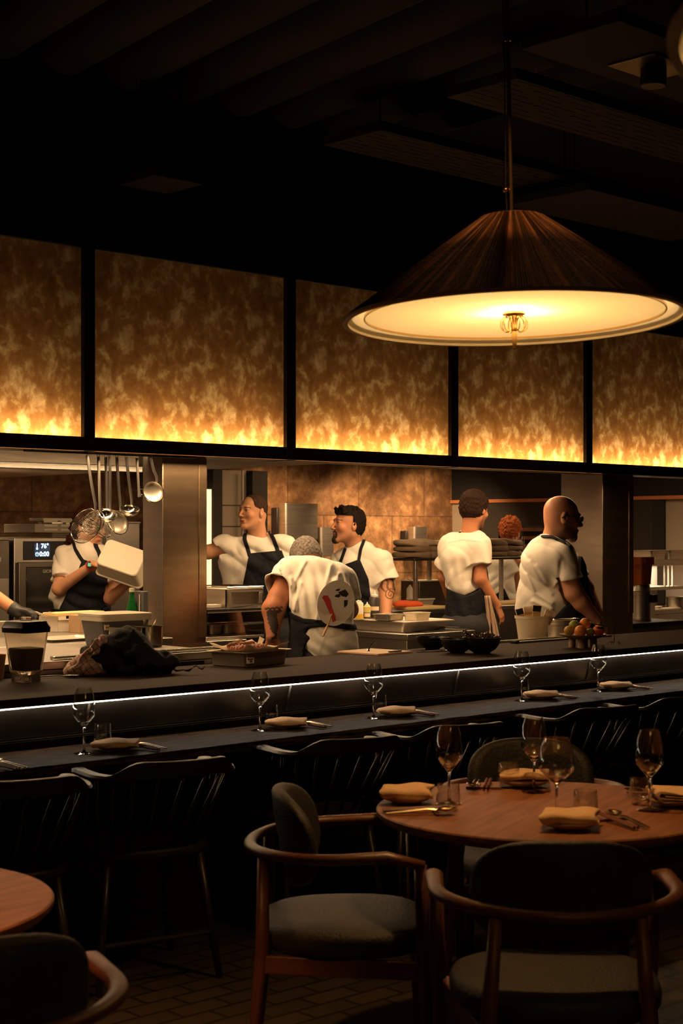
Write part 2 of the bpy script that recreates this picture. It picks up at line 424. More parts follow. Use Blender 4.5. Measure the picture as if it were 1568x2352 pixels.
# floor tile
def floor_mat():
    m = bpy.data.materials.new('floor_tile'); m.use_nodes = True; MATS['floor_tile'] = m
    N = m.node_tree.nodes; L = m.node_tree.links; b = N['Principled BSDF']; b.inputs['Roughness'].default_value = .55
    tc = N.new('ShaderNodeTexCoord'); mp = N.new('ShaderNodeMapping'); mp.inputs['Rotation'].default_value = (0, 0, R(0)); L.new(tc.outputs['Object'], mp.inputs[0])
    br = N.new('ShaderNodeTexBrick'); br.offset = .5; br.inputs['Scale'].default_value = 1; br.inputs['Mortar Size'].default_value = .008
    br.inputs['Brick Width'].default_value = .2; br.inputs['Row Height'].default_value = .1
    br.inputs['Color1'].default_value = (.048, .036, .022, 1); br.inputs['Color2'].default_value = (.068, .051, .031, 1); br.inputs['Mortar'].default_value = (.02, .015, .01, 1)
    L.new(mp.outputs[0], br.inputs[0]); L.new(br.outputs[0], b.inputs[0])
    bp = N.new('ShaderNodeBump'); bp.inputs['Strength'].default_value = .4; bp.inputs['Distance'].default_value = .004; bp.invert = True
    L.new(br.outputs['Fac'], bp.inputs['Height']); L.new(bp.outputs[0], b.inputs['Normal'])
floor_mat()
WX = 12.3; WY = 11.27
struct('floor', MB().box(-5, WX, -4, WY, -.1, 0), 'floor_tile', 'dark small-tiled restaurant floor')
struct('wall_back', MB().box(-5, WX + .2, WY, WY + .2, 0, 4.2), 'wall_stone', 'brown mottled stone slab wall behind the kitchen')
struct('wall_right', MB().box(WX, WX + .2, -4, WY, 1.9, 4.2), 'black_paint', 'black upper wall at the kitchen end')
struct('wall_right_lower', MB().box(WX + .01, WX + .2, -4, WY, 0, 1.88), 'wall_beige', 'beige lower wall at the kitchen end')
struct('trim_1', MB().box(WX - .03, WX + .02, 4, WY, 1.88, 1.915), 'orange_trim', 'thin orange brown rail on the kitchen end wall', .003)
struct('wall_right_panel', MB().box(WX - .015, WX + .01, gy := 8.6, WY - .35, 1.0, 1.88), 'wall_dark', 'dark brown wall panel below the orange rail')
yb = WX * yd(1500) / xd(1500); ya = WX * yd(1527) / xd(1527)
struct('trim_2', MB().box(WX - .02, WX + .01, ya, yb, .9, 1.87), 'black_paint', 'black upright strip between the beige wall panels')
struct('ceiling', MB().box(-5, WX + .2, -4, 6.6, 3.95, 4.15), 'ceiling_black', 'black dining room ceiling')
# ceiling joists running away over the dining room
for i, x in enumerate([2.05, 2.42, 2.79, 3.16, 3.53, 3.9, 4.27, 4.64, 5.01]):
    mb = MB(); pr = []
    for k in range(13):
        a = math.pi * (1 + k / 12); pr.append((.15 * math.cos(a), .13 * math.sin(a)))
    vs = [(x + p[0] + s * 1.5, -4 + s * 10.5, 3.93 + p[1]) for s in (0, 1) for p in pr]; n = 13
    mb.add(vs, [(k, k + 1, n + k + 1, n + k) for k in range(n - 1)] + [list(range(n)), list(range(2 * n - 1, n - 1, -1))])
    tag(ob('ceiling_duct', mb, 'ceiling_black'), 'long rounded dark duct running under the black ceiling', 'duct', 'parallel rounded ducts under the ceiling')
# dropped ceiling rafts on the right
def raft(px, py, z, sx, sy, name, label, perf=False):
    c = atz_up(px, py, z)
    r = thing(name, label, 'ceiling panel', (c.x, c.y, z), 0)
    ob('panel', MB().box(-sx / 2, sx / 2, -sy / 2, sy / 2, 0, .05), 'raft', r, bevel=.004)
    if perf:
        mb = MB()
        for i in range(int(sx / .09)):
            for j in range(int(sy / .05)):
                if (i * 7 + j * 3) % 11 < 8: mb.box(-sx / 2 + .03 + i * .09, -sx / 2 + .10 + i * .09, -sy / 2 + .02 + j * .05, -sy / 2 + .03 + j * .05, -.002, .001)
        ob('perforation', mb, 'black_paint', r, 0)
    for s in (-1, 1): ob('hanger', MB().tube([(s * sx * .4, 0, .05), (s * sx * .4, 0, 3.95 - z)], .006, 6), 'black_metal', r)
    return r, c
def atz_up(px, py, z): return ray(px, py, (z - EYE) * F / (1228 - py))
mat('raft', (.024, .019, .013), .8, 0., .05, 20, .1, 3)
r1, c1 = raft(1500, 150, 3.55, 1.15, .5, 'ceiling_panel', 'dark dropped ceiling panel with a recessed spotlight, top right')
ob('spot_plate', MB().box(-.16, .16, -.12, .12, -.012, .0), 'steel_dark', r1, bevel=.004)
ob('spot_head', MB().lathe([(.05, -.09), (.055, -.085), (.055, 0)], 20), 'black_metal', r1)
raft(1400, 290, 3.55, 1.9, .42, 'ceiling_panel', 'perforated dark ceiling panel right of the pendant rod, upper one', True)
raft(1110, 390, 3.55, 2.0, .42, 'ceiling_panel', 'perforated dark ceiling panel crossed by the pendant rod', True)
raft(1450, 500, 3.45, 1.6, .6, 'ceiling_panel', 'plain dark ceiling panel above the right end of the lit bulkhead')
raft(370, 425, 3.3, .3, .3, 'ceiling_panel', 'small dim square panel high above the left light panels')
# bulkhead
BY = 6.5
struct('wall_bulkhead', MB().box(1.5, WX, BY, BY + .6, 2.99, 3.62).box(1.5, WX, BY + .2, BY + .6, 2.03, 2.99).box(1.5, WX, BY + .2, BY + .6, 1.99, 2.03), 'black_paint', 'black bulkhead over the open kitchen')
struct('ceiling_bulkhead', MB().box(1.5, WX, BY + .05, BY + .6, 3.62, 3.95), 'black_paint', 'recessed black upper bulkhead under the ceiling')
struct('trim_3', MB().box(1.5, WX, BY, BY + .2, 1.963, 1.985).box(1.5, WX, BY, BY + .02, 1.985, 2.034).box(1.5, WX, BY, BY + .02, 2.972, 2.992), 'black_metal', 'black metal rails framing the light panels', .002)
mat('edge_metal', (.5, .25, .10), .35, 1.)
struct('trim_4', MB().box(1.5, WX, BY - .004, BY, 1.963, 1.967), 'edge_metal', 'thin copper line along the bottom of the bulkhead')
pxs = [(-260, -235), (192, 217), (657, 678), (1035, 1051), (1345, 1359), (1618, 1630)]
posts = [(gx(a, BY), gx(b, BY)) for a, b in pxs]
for i, (a, b) in enumerate(posts):
    struct('trim_%d' % (5 + i), MB().box(a, b, BY - .006, BY + .2, 1.963, 2.992), 'black_metal', 'black upright post between light panels', .002)
def panel_mat():
    m = bpy.data.materials.new('amber_panel'); m.use_nodes = True; MATS['amber_panel'] = m
    N = m.node_tree.nodes; L = m.node_tree.links; N.remove(N['Principled BSDF']); out = N['Material Output']
    tc = N.new('ShaderNodeTexCoord'); mp = N.new('ShaderNodeMapping'); mp.inputs['Scale'].default_value = (1.0, 1, .82)
    mp.inputs['Rotation'].default_value = (0, R(24), 0)
    L.new(tc.outputs['Object'], mp.inputs[0])
    n0 = N.new('ShaderNodeTexNoise'); n0.inputs['Scale'].default_value = 6; n0.inputs['Detail'].default_value = 4; L.new(mp.outputs[0], n0.inputs[0])
    wv = N.new('ShaderNodeVectorMath'); wv.operation = 'SCALE'; wv.inputs[3].default_value = .09; L.new(n0.outputs[1], wv.inputs[0])
    av = N.new('ShaderNodeVectorMath'); av.operation = 'ADD'; L.new(mp.outputs[0], av.inputs[0]); L.new(wv.outputs[0], av.inputs[1])
    n1 = N.new('ShaderNodeTexNoise'); n1.inputs['Scale'].default_value = 14; n1.inputs['Detail'].default_value = 8; n1.inputs['Roughness'].default_value = .6
    L.new(av.outputs[0], n1.inputs[0])
    cr = N.new('ShaderNodeValToRGB'); e = cr.color_ramp
    e.elements[0].position = .31; e.elements[0].color = (.33, .16, .055, 1); e.elements[1].position = .70; e.elements[1].color = (1, .78, .44, 1)
    q = e.elements.new(.50); q.color = (.50, .27, .10, 1)
    L.new(n1.outputs[0], cr.inputs[0])
    tr = N.new('ShaderNodeBsdfTranslucent'); df = N.new('ShaderNodeBsdfDiffuse'); mx = N.new('ShaderNodeMixShader'); mx.inputs[0].default_value = .12
    sc = N.new('ShaderNodeMix'); sc.data_type = 'RGBA'; sc.blend_type = 'MULTIPLY'; sc.inputs[0].default_value = 1; sc.inputs[7].default_value = (.4, .3, .2, 1)
    L.new(cr.outputs[0], sc.inputs[6])
    L.new(cr.outputs[0], tr.inputs[0]); L.new(sc.outputs[2], df.inputs[0])
    L.new(tr.outputs[0], mx.inputs[1]); L.new(df.outputs[0], mx.inputs[2]); L.new(mx.outputs[0], out.inputs[0])
panel_mat()
mat('led_amber', (1, .6, .25), .5, emis=(1, .6, .25), estr=2.)
mat('led_white', (1, .85, .65), .5, emis=(1, .84, .64), estr=14.)
labs = ['amber mottled light panel cut by the left picture edge', 'wide amber mottled light panel above the curly haired cook and the column',
        'amber mottled light panel partly behind the left half of the cord pendant', 'amber mottled light panel right below the lit underside of the pendant',
        'amber mottled light panel at the right picture edge']
for i in range(5):
    x0 = posts[i][1] + .002; x1 = posts[i + 1][0] - .002; xc = (x0 + x1) / 2
    t = thing('light_panel', labs[i], 'light panel', (xc, BY + .02, 1.99), 0, 'amber light panels of the bulkhead')
    ob('panel', MB().grid(lambda u, v: (x0 - xc + u * (x1 - x0), 0, .0 + .98 * v), 4, 4), 'amber_panel', t)
    ob('led_strip', MB().box(x0 - xc + .01, x1 - xc - .01, .048, .056, .001, .006), 'led_amber', t)
    area('panel_led', (0, .052, .012), (math.pi, 0, 0), x1 - x0 - .02, .01, 5.4 * (x1 - x0), (1, .62, .28), 180, t)
# upper kitchen
struct('ceiling_soffit', MB().box(1.5, 8.3, BY + .6, WY, 2.26, 2.3).box(6.0, 8.3, 8.9, WY, 2.1, 2.26), 'soffit', 'pale soffit over the left of the kitchen')
struct('ceiling_kitchen', MB().box(8.3, WX, BY + .6, WY, 2.7, 2.8), 'black_paint', 'black kitchen ceiling on the right')
hd = thing('extractor_hood', 'long stainless extractor hood above the ovens', 'hood', (4.6, 9.7, 1.985))
ob('canopy', MB().box(-2.6, 1.75, -1.0, 1.3, 0, .022).box(-2.6, 1.75, -1.0, -.97, .02, .27), 'steel', hd, bevel=.003)
ob('front_lip', MB().box(-2.6, 1.76, -1.03, -1.0, -.012, .03), 'chrome', hd, bevel=.004)
# columns
for nm, a, b, lab, dd in (('column', gx(374, 6.6), gx(473, 6.6), 'stainless steel clad column left of the gesturing cook', .17), ('column', gx(1384, 6.6), gx(1453, 6.6), 'stainless steel clad column behind the fruit plate', .36)):
    t = thing(nm, lab, 'column', ((a + b) / 2, 6.6, 0)); t['kind'] = 'structure'; w2 = (b - a) / 2
    ob('core', MB().box(-w2, w2, 0, dd, 0, 2.0), 'column_steel', t, bevel=.003)
    ob('cladding', MB().box(w2 - .05, w2 + .002, -.004, 0, 1.0, 1.96), 'column_steel', t, bevel=.001)
    ob('side_panel', MB().box(-w2 - .004, -w2, .0, dd, 0, 1.99), 'column_steel_side', t, bevel=.001)
# cool room door and its light slot
px0 = gx(474, 10.4); px1 = gx(597, 10.4)
struct('door_1', MB().box(px0 - .3, px1 - .17, 10.38, 10.5, 0, 2.1), 'wall_beige', 'pale cool room door behind the gesturing cook', .003)
struct('trim_20', MB().box(px1 - .17, px1, 10.3, WY, 0, 2.1), 'wall_dark', 'dark door jamb beside the stone wall')
struct('trim_21', MB().box(gx(502, 10.35) - .1, gx(502, 10.35), 10.3, 10.38, 0, 2.1), 'wall_dark', 'brown upright beside the light slot')
mat('slot_light', (1, .75, .4), .5, emis=(1, .72, .36), estr=1.6)
t = tag(ob('wall_light', MB().box(gx(474, 10.3) - .02, gx(482, 10.3), 10.28, 10.32, .95, 1.93), 'slot_light'), 'slim upright glowing light slot right of the steel column', 'light')
mbh = MB(); 
for z in (.6, 1.15, 1.62, 1.8): mbh.box(px0, px1 - .18, 10.374, 10.379, z, z + .004)
tag(ob('trim_22', mbh, 'black_paint'), 'thin joints across the pale cool room door', kind='structure')
tag(ob('door_rail', MB().tube([(gx(562, 10.3), 10.33, 1.2), (gx(562, 10.3), 10.33, 2.1)], .012, 10), 'steel'), 'slim steel upright rail on the cool room door', 'rail')
# ---------------------------------------------------------------- bar counter and dining ledge
t = thing('bar_counter', 'long dark stone kitchen counter with a lit underside', 'counter', (6, 5.2, 0))
ob('countertop', MB().box(-4, 4.5, -.37, .367, .934, .966), 'counter_stone', t, bevel=.003)
ob('base', MB().box(-4, 4.5, -.24, .33, 0, .934), 'black_paint', t)
mb = MB(); mb.add([(-4, -.305, .921), (4.5, -.305, .921), (4.5, -.275, .81), (-4, -.275, .81), (-4, -.24, .921), (4.5, -.24, .921), (4.5, -.24, .81), (-4, -.24, .81)],
                  [(0, 3, 2, 1), (4, 5, 6, 7), (0, 1, 5, 4), (3, 7, 6, 2), (0, 4, 7, 3), (1, 2, 6, 5)])
ob('fascia_panel', mb, 'fascia', t)
mb = MB()
for px in (202, 664, 1050, 1354):
    x = gx(px, 4.9) - 6; mb = MB(); mb.add([(x - .005, -.309, .920), (x + .005, -.309, .920), (x + .005, -.279, .811), (x - .005, -.279, .811)], [(0, 3, 2, 1)])
    ob('panel_joint', mb, 'black_metal', t, solid=.002)
ob('metal_trim', MB().box(-4, 4.5, -.283, -.275, .803, .806).box(-4, 4.5, -.283, -.275, .797, .799), 'steel_dark', t)
ob('led_strip', MB().box(-4, 4.5, -.318, -.306, .9235, .9275), 'led_white', t)
area('counter_led', (0, -.325, .922), (R(20), 0, 0), 8.4, .012, 2.8, (1, .66, .38), 180, t)
t = thing('dining_ledge', 'narrow black wood grained dining ledge below the counter', 'ledge', (6, 4.75, 0))
ob('ledge_top', MB().box(-4, 4.5, -.203, .2, .732, .765), 'black_wood', t, bevel=.003)
for x in (-3.5, -1.5, .5, 2.5): ob('bracket', MB().box(x, x + .05, -.1, .21, .3, .732), 'black_paint', t)
# ================================================================ people
class LOC(SDF):
    """prims evaluated in a rotated local frame over a small window of a body's grid"""
    def __init__(s, base, c, rad, Rm, sc=1.):
        s.base = base; s.h = base.h; c = np.array(c, float)
        s.w = base.win(c - rad, c + rad); X, Y, Z = base.co(s.w)
        X = X - c[0]; Y = Y - c[1]; Z = Z - c[2]; q = np.array(Rm.transposed())
        s.C = [((q[i][0] * X + q[i][1] * Y + q[i][2] * Z) / sc).astype(np.float32) for i in range(3)]
        s.sc = sc; s.f = base.f[s.w] / sc
    def win(s, lo, hi): return (slice(None),) * 3
    def co(s, w): return s.C
    def done(s): s.base.f[s.w] = s.f * s.sc
def to_local(P, c, Rm, sc=1.):
    return (P - np.array(c, float)) @ np.array(Rm) / sc
def poly2(X, Z, pts):
    pts = np.array(pts, float); n = len(pts); d = None; sgn = None
    for i in range(n):
        a = pts[i]; b = pts[(i + 1) % n]; ex, ez = b - a; wx = X - a[0]; wz = Z - a[1]
        t = np.clip((wx * ex + wz * ez) / max(ex * ex + ez * ez, 1e-12), 0, 1)
        q = (wx - ex * t) ** 2 + (wz - ez * t) ** 2; d = q if d is None else np.minimum(d, q)
        c1 = (Z >= a[1]) & (Z < b[1]) & (ex * wz > ez * wx); c2 = (Z < a[1]) & (Z >= b[1]) & (ex * wz < ez * wx)
        fl = c1 | c2; sgn = fl if sgn is None else sgn ^ fl
    d = np.sqrt(d); return np.where(sgn, -d, d)
def seg2(X, Z, pts, wd):
    d = None
    for i in range(len(pts) - 1):
        a = np.array(pts[i], float); b = np.array(pts[i + 1], float); e = b - a
        t = np.clip(((X - a[0]) * e[0] + (Z - a[1]) * e[1]) / max(e @ e, 1e-12), 0, 1)
        q = np.sqrt((X - a[0] - e[0] * t) ** 2 + (Z - a[1] - e[1] * t) ** 2); d = q if d is None else np.minimum(d, q)
    return d - wd
def head_shape(h, beard=0., fem=0.):
    h.ell((0, .014, .036), (.077, .097, .083), .0)
    h.ell((0, -.030, -.035), (.060 - .004 * fem, .062, .080), .03)
    h.ell((0, .03, -.02), (.066, .07, .06), .03)
    for s in (-1, 1):
        h.cap((s * .050, .004, -.062), (s * .018, -.072, -.100), .020, .017, .025)
        h.ell((s * .040, -.066, -.022), (.024, .022, .022), .02)
    h.ell((0, -.080, -.103), (.021, .018, .017), .015)
    h.cap((-.032, -.084, .026), (.032, -.084, .026), .010, .010, .016)
    for s in (-1, 1):
        h.ell((s * .031, -.099, .006), (.019, .016, .012), .010, 'c')
        h.ell((s * .031, -.0755, .006), (.014, .0135, .0125), .002)
        h.cap((s * .019, -.089, .0145), (s * .044, -.082, .0135), .0042, .004, .004)
    h.cap((0, -.090, .016), (0, -.114, -.026), .0075, .0105, .010)
    for s in (-1, 1): h.ell((s * .0115, -.104, -.032), (.0085, .010, .0075), .006)
    h.cap((-.020, -.089, -.062), (0, -.097, -.059), .0052, .0062, .006); h.cap((0, -.097, -.059), (.020, -.089, -.062), .0062, .0052, .006)
    h.cap((-.015, -.089, -.073), (.015, -.089, -.073), .0070, .0070, .006)
    h.cap((-.017, -.099, -.0665), (.017, -.099, -.0665), .0022, .0022, .003, 'c')
    for s in (-1, 1):
        h.ell((s * .079, .012, -.004), (.011, .019, .033), .004, rot=(R(-8), 0, s * R(14)))
        h.ell((s * .089, .006, .002), (.007, .010, .017), .004, 'c')
    h.ell((0, -.078, -.066), (.027, .019, .022), .008)
    if beard: h.ell((0, -.076, -.100), (.028, .021, .028), .012)
def rot(yaw, pitch=0, roll=0):
    return Matrix.Rotation(R(yaw), 3, 'Z') @ Matrix.Rotation(R(pitch), 3, 'X') @ Matrix.Rotation(R(roll), 3, 'Y')
def hand(s, wr, f, n, side, curl=.35, spread=.12, sc=1., thumb=.6, curls=None):
    """palm and five fingers. wr wrist, f finger direction, n palm normal (fingers curl towards it), side +1/-1: thumb side"""
    f = Vector(f).normalized(); n = Vector(n); n = (n - f * n.dot(f)).normalized(); t = f.cross(n) * side
    wr = Vector(wr); g = lambda a, b, c: tuple(wr + (f * a + t * b + n * c) * sc)
    r = .0088 * sc
    for b in (-.026, -.009, .009, .026): s.cap(g(.005, b * .55, 0), g(.082, b, -.002), .0165 * sc, .0115 * sc, .008)
    for i, (b, L) in enumerate(((.028, .068), (.0095, .078), (-.0095, .073), (-.028, .058))):
        c = (curls[i] if curls else curl); p = Vector(g(.085, b, -.002)); a = c * .5; sp = b / .028 * spread
        for k, fr in enumerate((.45, .32, .23)):
            a2 = a + c * (k * .9)
            dirv = (f * math.cos(a2) + n * math.sin(a2) + t * (sp * math.cos(a2))).normalized()
            q = p + dirv * L * fr * sc; s.cap(tuple(p), tuple(q), r * (1.04 - .12 * k), r * (.96 - .14 * k), .002 if k else .004); p = q
    p0 = Vector(g(.020, .024, .004)); p1 = Vector(g(.050, .046, .012 + .01 * thumb)); p2 = Vector(g(.080, .056 - .012 * thumb, .016 + .02 * thumb)); p3 = Vector(g(.102, .056 - .02 * thumb, .018 + .03 * thumb))
    s.cap(tuple(p0), tuple(p1), .016 * sc, .0115 * sc, .008); s.cap(tuple(p1), tuple(p2), .0112 * sc, .0102 * sc, .003); s.cap(tuple(p2), tuple(p3), .0102 * sc, .0085 * sc, .003)
SKIN = (.66, .36, .215)
class Person:
    def __init__(p, label, px0, d, group='cooks at work in the open kitchen'):
        p.d = d; p.l0 = (px0 - 784) / F * d; q = vl(p.l0, d, 0)
        p.root = thing('person', label, 'person', q, VROT, group)
    def P(p, px, py, dy=0.):
        D = p.d + dy; return np.array(((px - 784) / F * D - p.l0, dy, EYE + (1228 - py) / F * D))
    def Q(p, pts, dy=0.): return [tuple(p.P(a, b, dy)[[0, 2]]) for a, b in pts]
    def legs(p, hip, w=.10, foot=.12, yaw=0, cx=None, shade='trouser', gap=.2):
        hx, hy, hz = hip; c, s_ = math.cos(R(yaw)), math.sin(R(yaw))
        g = SDF((hx - .42, hy - .42, 0), (hx + .42, hy + .42, hz + .14), .012)
        g.ell((hx, hy, hz), (.17 * abs(c) + .13 * abs(s_), .13 * abs(c) + .17 * abs(s_), .14), .03)
        fx = []
        for sd in (-1, 1):
            a = (hx + sd * w * c, hy + sd * w * s_, hz - .05); b = (hx + sd * (w + .01) * c, hy + sd * (w + .01) * s_ - .01, hz * .52); e = (hx + sd * gap * .6 * c, hy + sd * gap * .6 * s_, .07)
            g.cap(a, b, .098, .072, .04); g.cap(b, e, .072, .06, .03); fx.append(e)
        sdf_obj('trousers', g, shade, p.root)
        for e in fx:
            d = rot(yaw) @ Vector((0, -1, 0)); h = SDF((e[0] - .2, e[1] - .2, 0), (e[0] + .2, e[1] + .2, .16), .01)
            a = Vector((e[0], e[1], .045)); h.cap(tuple(a + d * .13), tuple(a - d * .06), .038, .042, .02); h.cap(tuple(a - d * .04), (e[0], e[1], .09), .043, .045, .03)
            h.f = np.maximum(h.f, .004 - h.ax[2][None, None, :].astype(np.float32)); sdf_obj('shoe', h, 'shoe', p.root)
def put_head(s, c, Rm, sc, neck, nr=.056, beard=0, fem=0):
    h = LOC(s, c, .20 * sc, Rm, sc); h.f = np.minimum(h.f, .3); head_shape(h, beard, fem); h.done()
    a = np.array(c) + np.array(Rm @ Vector((0, .022, -.045))) * sc
    s.cap(tuple(a), neck, nr * .98, nr, .035)
def hair_obj(p, c, Rm, sc, region, col, t=.010, amp=.004, fr=70, lo=.26, h=.004, extra=None, curl=0, name='hair'):
    g = SDF(np.array(c) - lo * .75, np.array(c) + lo * .75, h); l = LOC(g, c, lo, Rm, sc); l.f[:] = .3
    l.ell((0, .016, .038), (.078 + t, .099 + t, .084 + t), 0); l.ell((0, .036, -.02), (.068 + t, .068 + t, .07), .03)
    X, Y, Z = l.C
    if extra: extra(l)
    nz = np.sin(X * fr + 2 * np.sin(Z * fr * .6)) * np.sin(Y * fr * 1.1 + 2 * np.sin(X * fr * .5)) * np.sin(Z * fr * .9 + Y * fr * .3)
    l.f = l.f + amp * nz
    if curl: l.f = l.f + curl * np.sin(X * 190) * np.sin(Y * 180 + X * 60) * np.sin(Z * 200)
    l.f = np.maximum(l.f, region(X, Y, Z)); l.done()
    cc = np.array(col)
    def cf(P):
        q = to_local(P, c, Rm, sc); v = .5 + .5 * np.sin(q[:, 0] * 260 + 3 * np.sin(q[:, 2] * 90)) * np.sin(q[:, 1] * 230)
        return cc[None, :] * (.65 + .7 * v[:, None])
    return sdf_obj(name, g, 'hair', p.root, cf)
def face_col(P, c, Rm, sc, skin=SKIN, brow=(.06, .03, .02), scalp=None, beard=None, lips=(.50, .17, .12), brow_on=True):
    q = to_local(P, c, Rm, sc); x, y, z = q.T; C = np.tile(np.array(skin, float), (len(P), 1))
    skin = tuple(np.array(skin) * np.array([.84, .72, .64])); C[:] = skin
    near = (np.abs(x) < .1) & (np.abs(y) < .13) & (z > -.14) & (z < .14); front = near & (y < -.03)
    def blend(m, col, a=1.):
        m = np.clip(m, 0, 1)[:, None] * a; C[:] = C * (1 - m) + np.array(col)[None, :] * m
    sm = lambda d, e=.004: 1 / (1 + np.exp(np.clip(d / e * 4, -30, 30)))
    blend(near * sm(np.abs(z + .02) - .05, .03) * front * sm(np.abs(np.abs(x) - .045) - .02, .02), (skin[0] * 1.02, skin[1] * .82, skin[2] * .8), .5)
    if scalp is not None: blend(near * sm(-(z - (.075 + .35 * (-y - .055)) ), .008) * (1.0) * sm(-(y + .062 - .0 * z), .006) + near * sm(np.maximum(-z - .03, -(y - .03)), .01) * 0, scalp[0], scalp[1])
    if beard is not None: blend(near * sm(np.maximum(z + .045, y - .005), .012), beard[0], beard[1])
    blend(front * sm(np.maximum(np.abs(x) - .022, np.abs(z + .066) - .011), .003), lips, .8)
    blend(front * sm(np.maximum(np.abs(x) - .018, np.abs(z + .0665) - .0022), .002), (.06, .015, .01), .9)
    if brow_on: blend(front * sm(np.maximum(np.abs(np.abs(x) - .032) - .017, np.abs(z - .030 + np.abs(np.abs(x) - .03) * .18) - .0042), .002), brow, .85)
    ax = np.abs(x)
    blend(front * sm(np.sqrt(((ax - .031) / .0135) ** 2 + ((z - .006) / .0068) ** 2) * .0068 - .0068, .0018), (.60, .52, .44), .9)
    blend(front * sm(np.sqrt((ax - .031) ** 2 + (z - .0065) ** 2) - .0055, .0015), (.02, .012, .01), 1.)
    blend(front * sm(np.maximum(np.abs(ax - .031) - .015, np.abs(z - .0135 + (ax - .031) ** 2 * 12) - .0018), .0015), (.07, .03, .02), .9)
    return C
def shirt_finish(s, seed, amp=.004, sc=1.):
    X, Y, Z = s.co((slice(None),) * 3); s.f = s.f + (amp * fold(X, Y, Z, sc, seed)).astype(np.float32)
def sleeve(s, a, b, r0, r1, arm=.05, k=.05):
    a = np.array(a, float); b = np.array(b, float); n = (b - a) / np.linalg.norm(b - a)
    s.cap(a, b + n * .05, r0, r1, k, cut=((b, n),))
    s.hollow = getattr(s, 'hollow', []) + [(b - n * .05, b + n * .12, arm)]
def hollow(s):
    for a, b, r in getattr(s, 'hollow', []): s.cap(a, b, r, r, .003, 'c')
def apron_obj(p, shirt, region, th=.009, name='apron', par=None, m='apron', base=None):
    g = SDF.__new__(SDF); g.lo = shirt.lo; g.h = shirt.h; g.n = shirt.n; g.ax = shirt.ax
    X, Y, Z = shirt.co((slice(None),) * 3); b = base if base is not None else shirt.f
    g.f = np.maximum(np.maximum(b - th, region(X, Y, Z)), -(b + .012)).astype(np.float32)
    return sdf_obj(name, g, m, par or p.root)
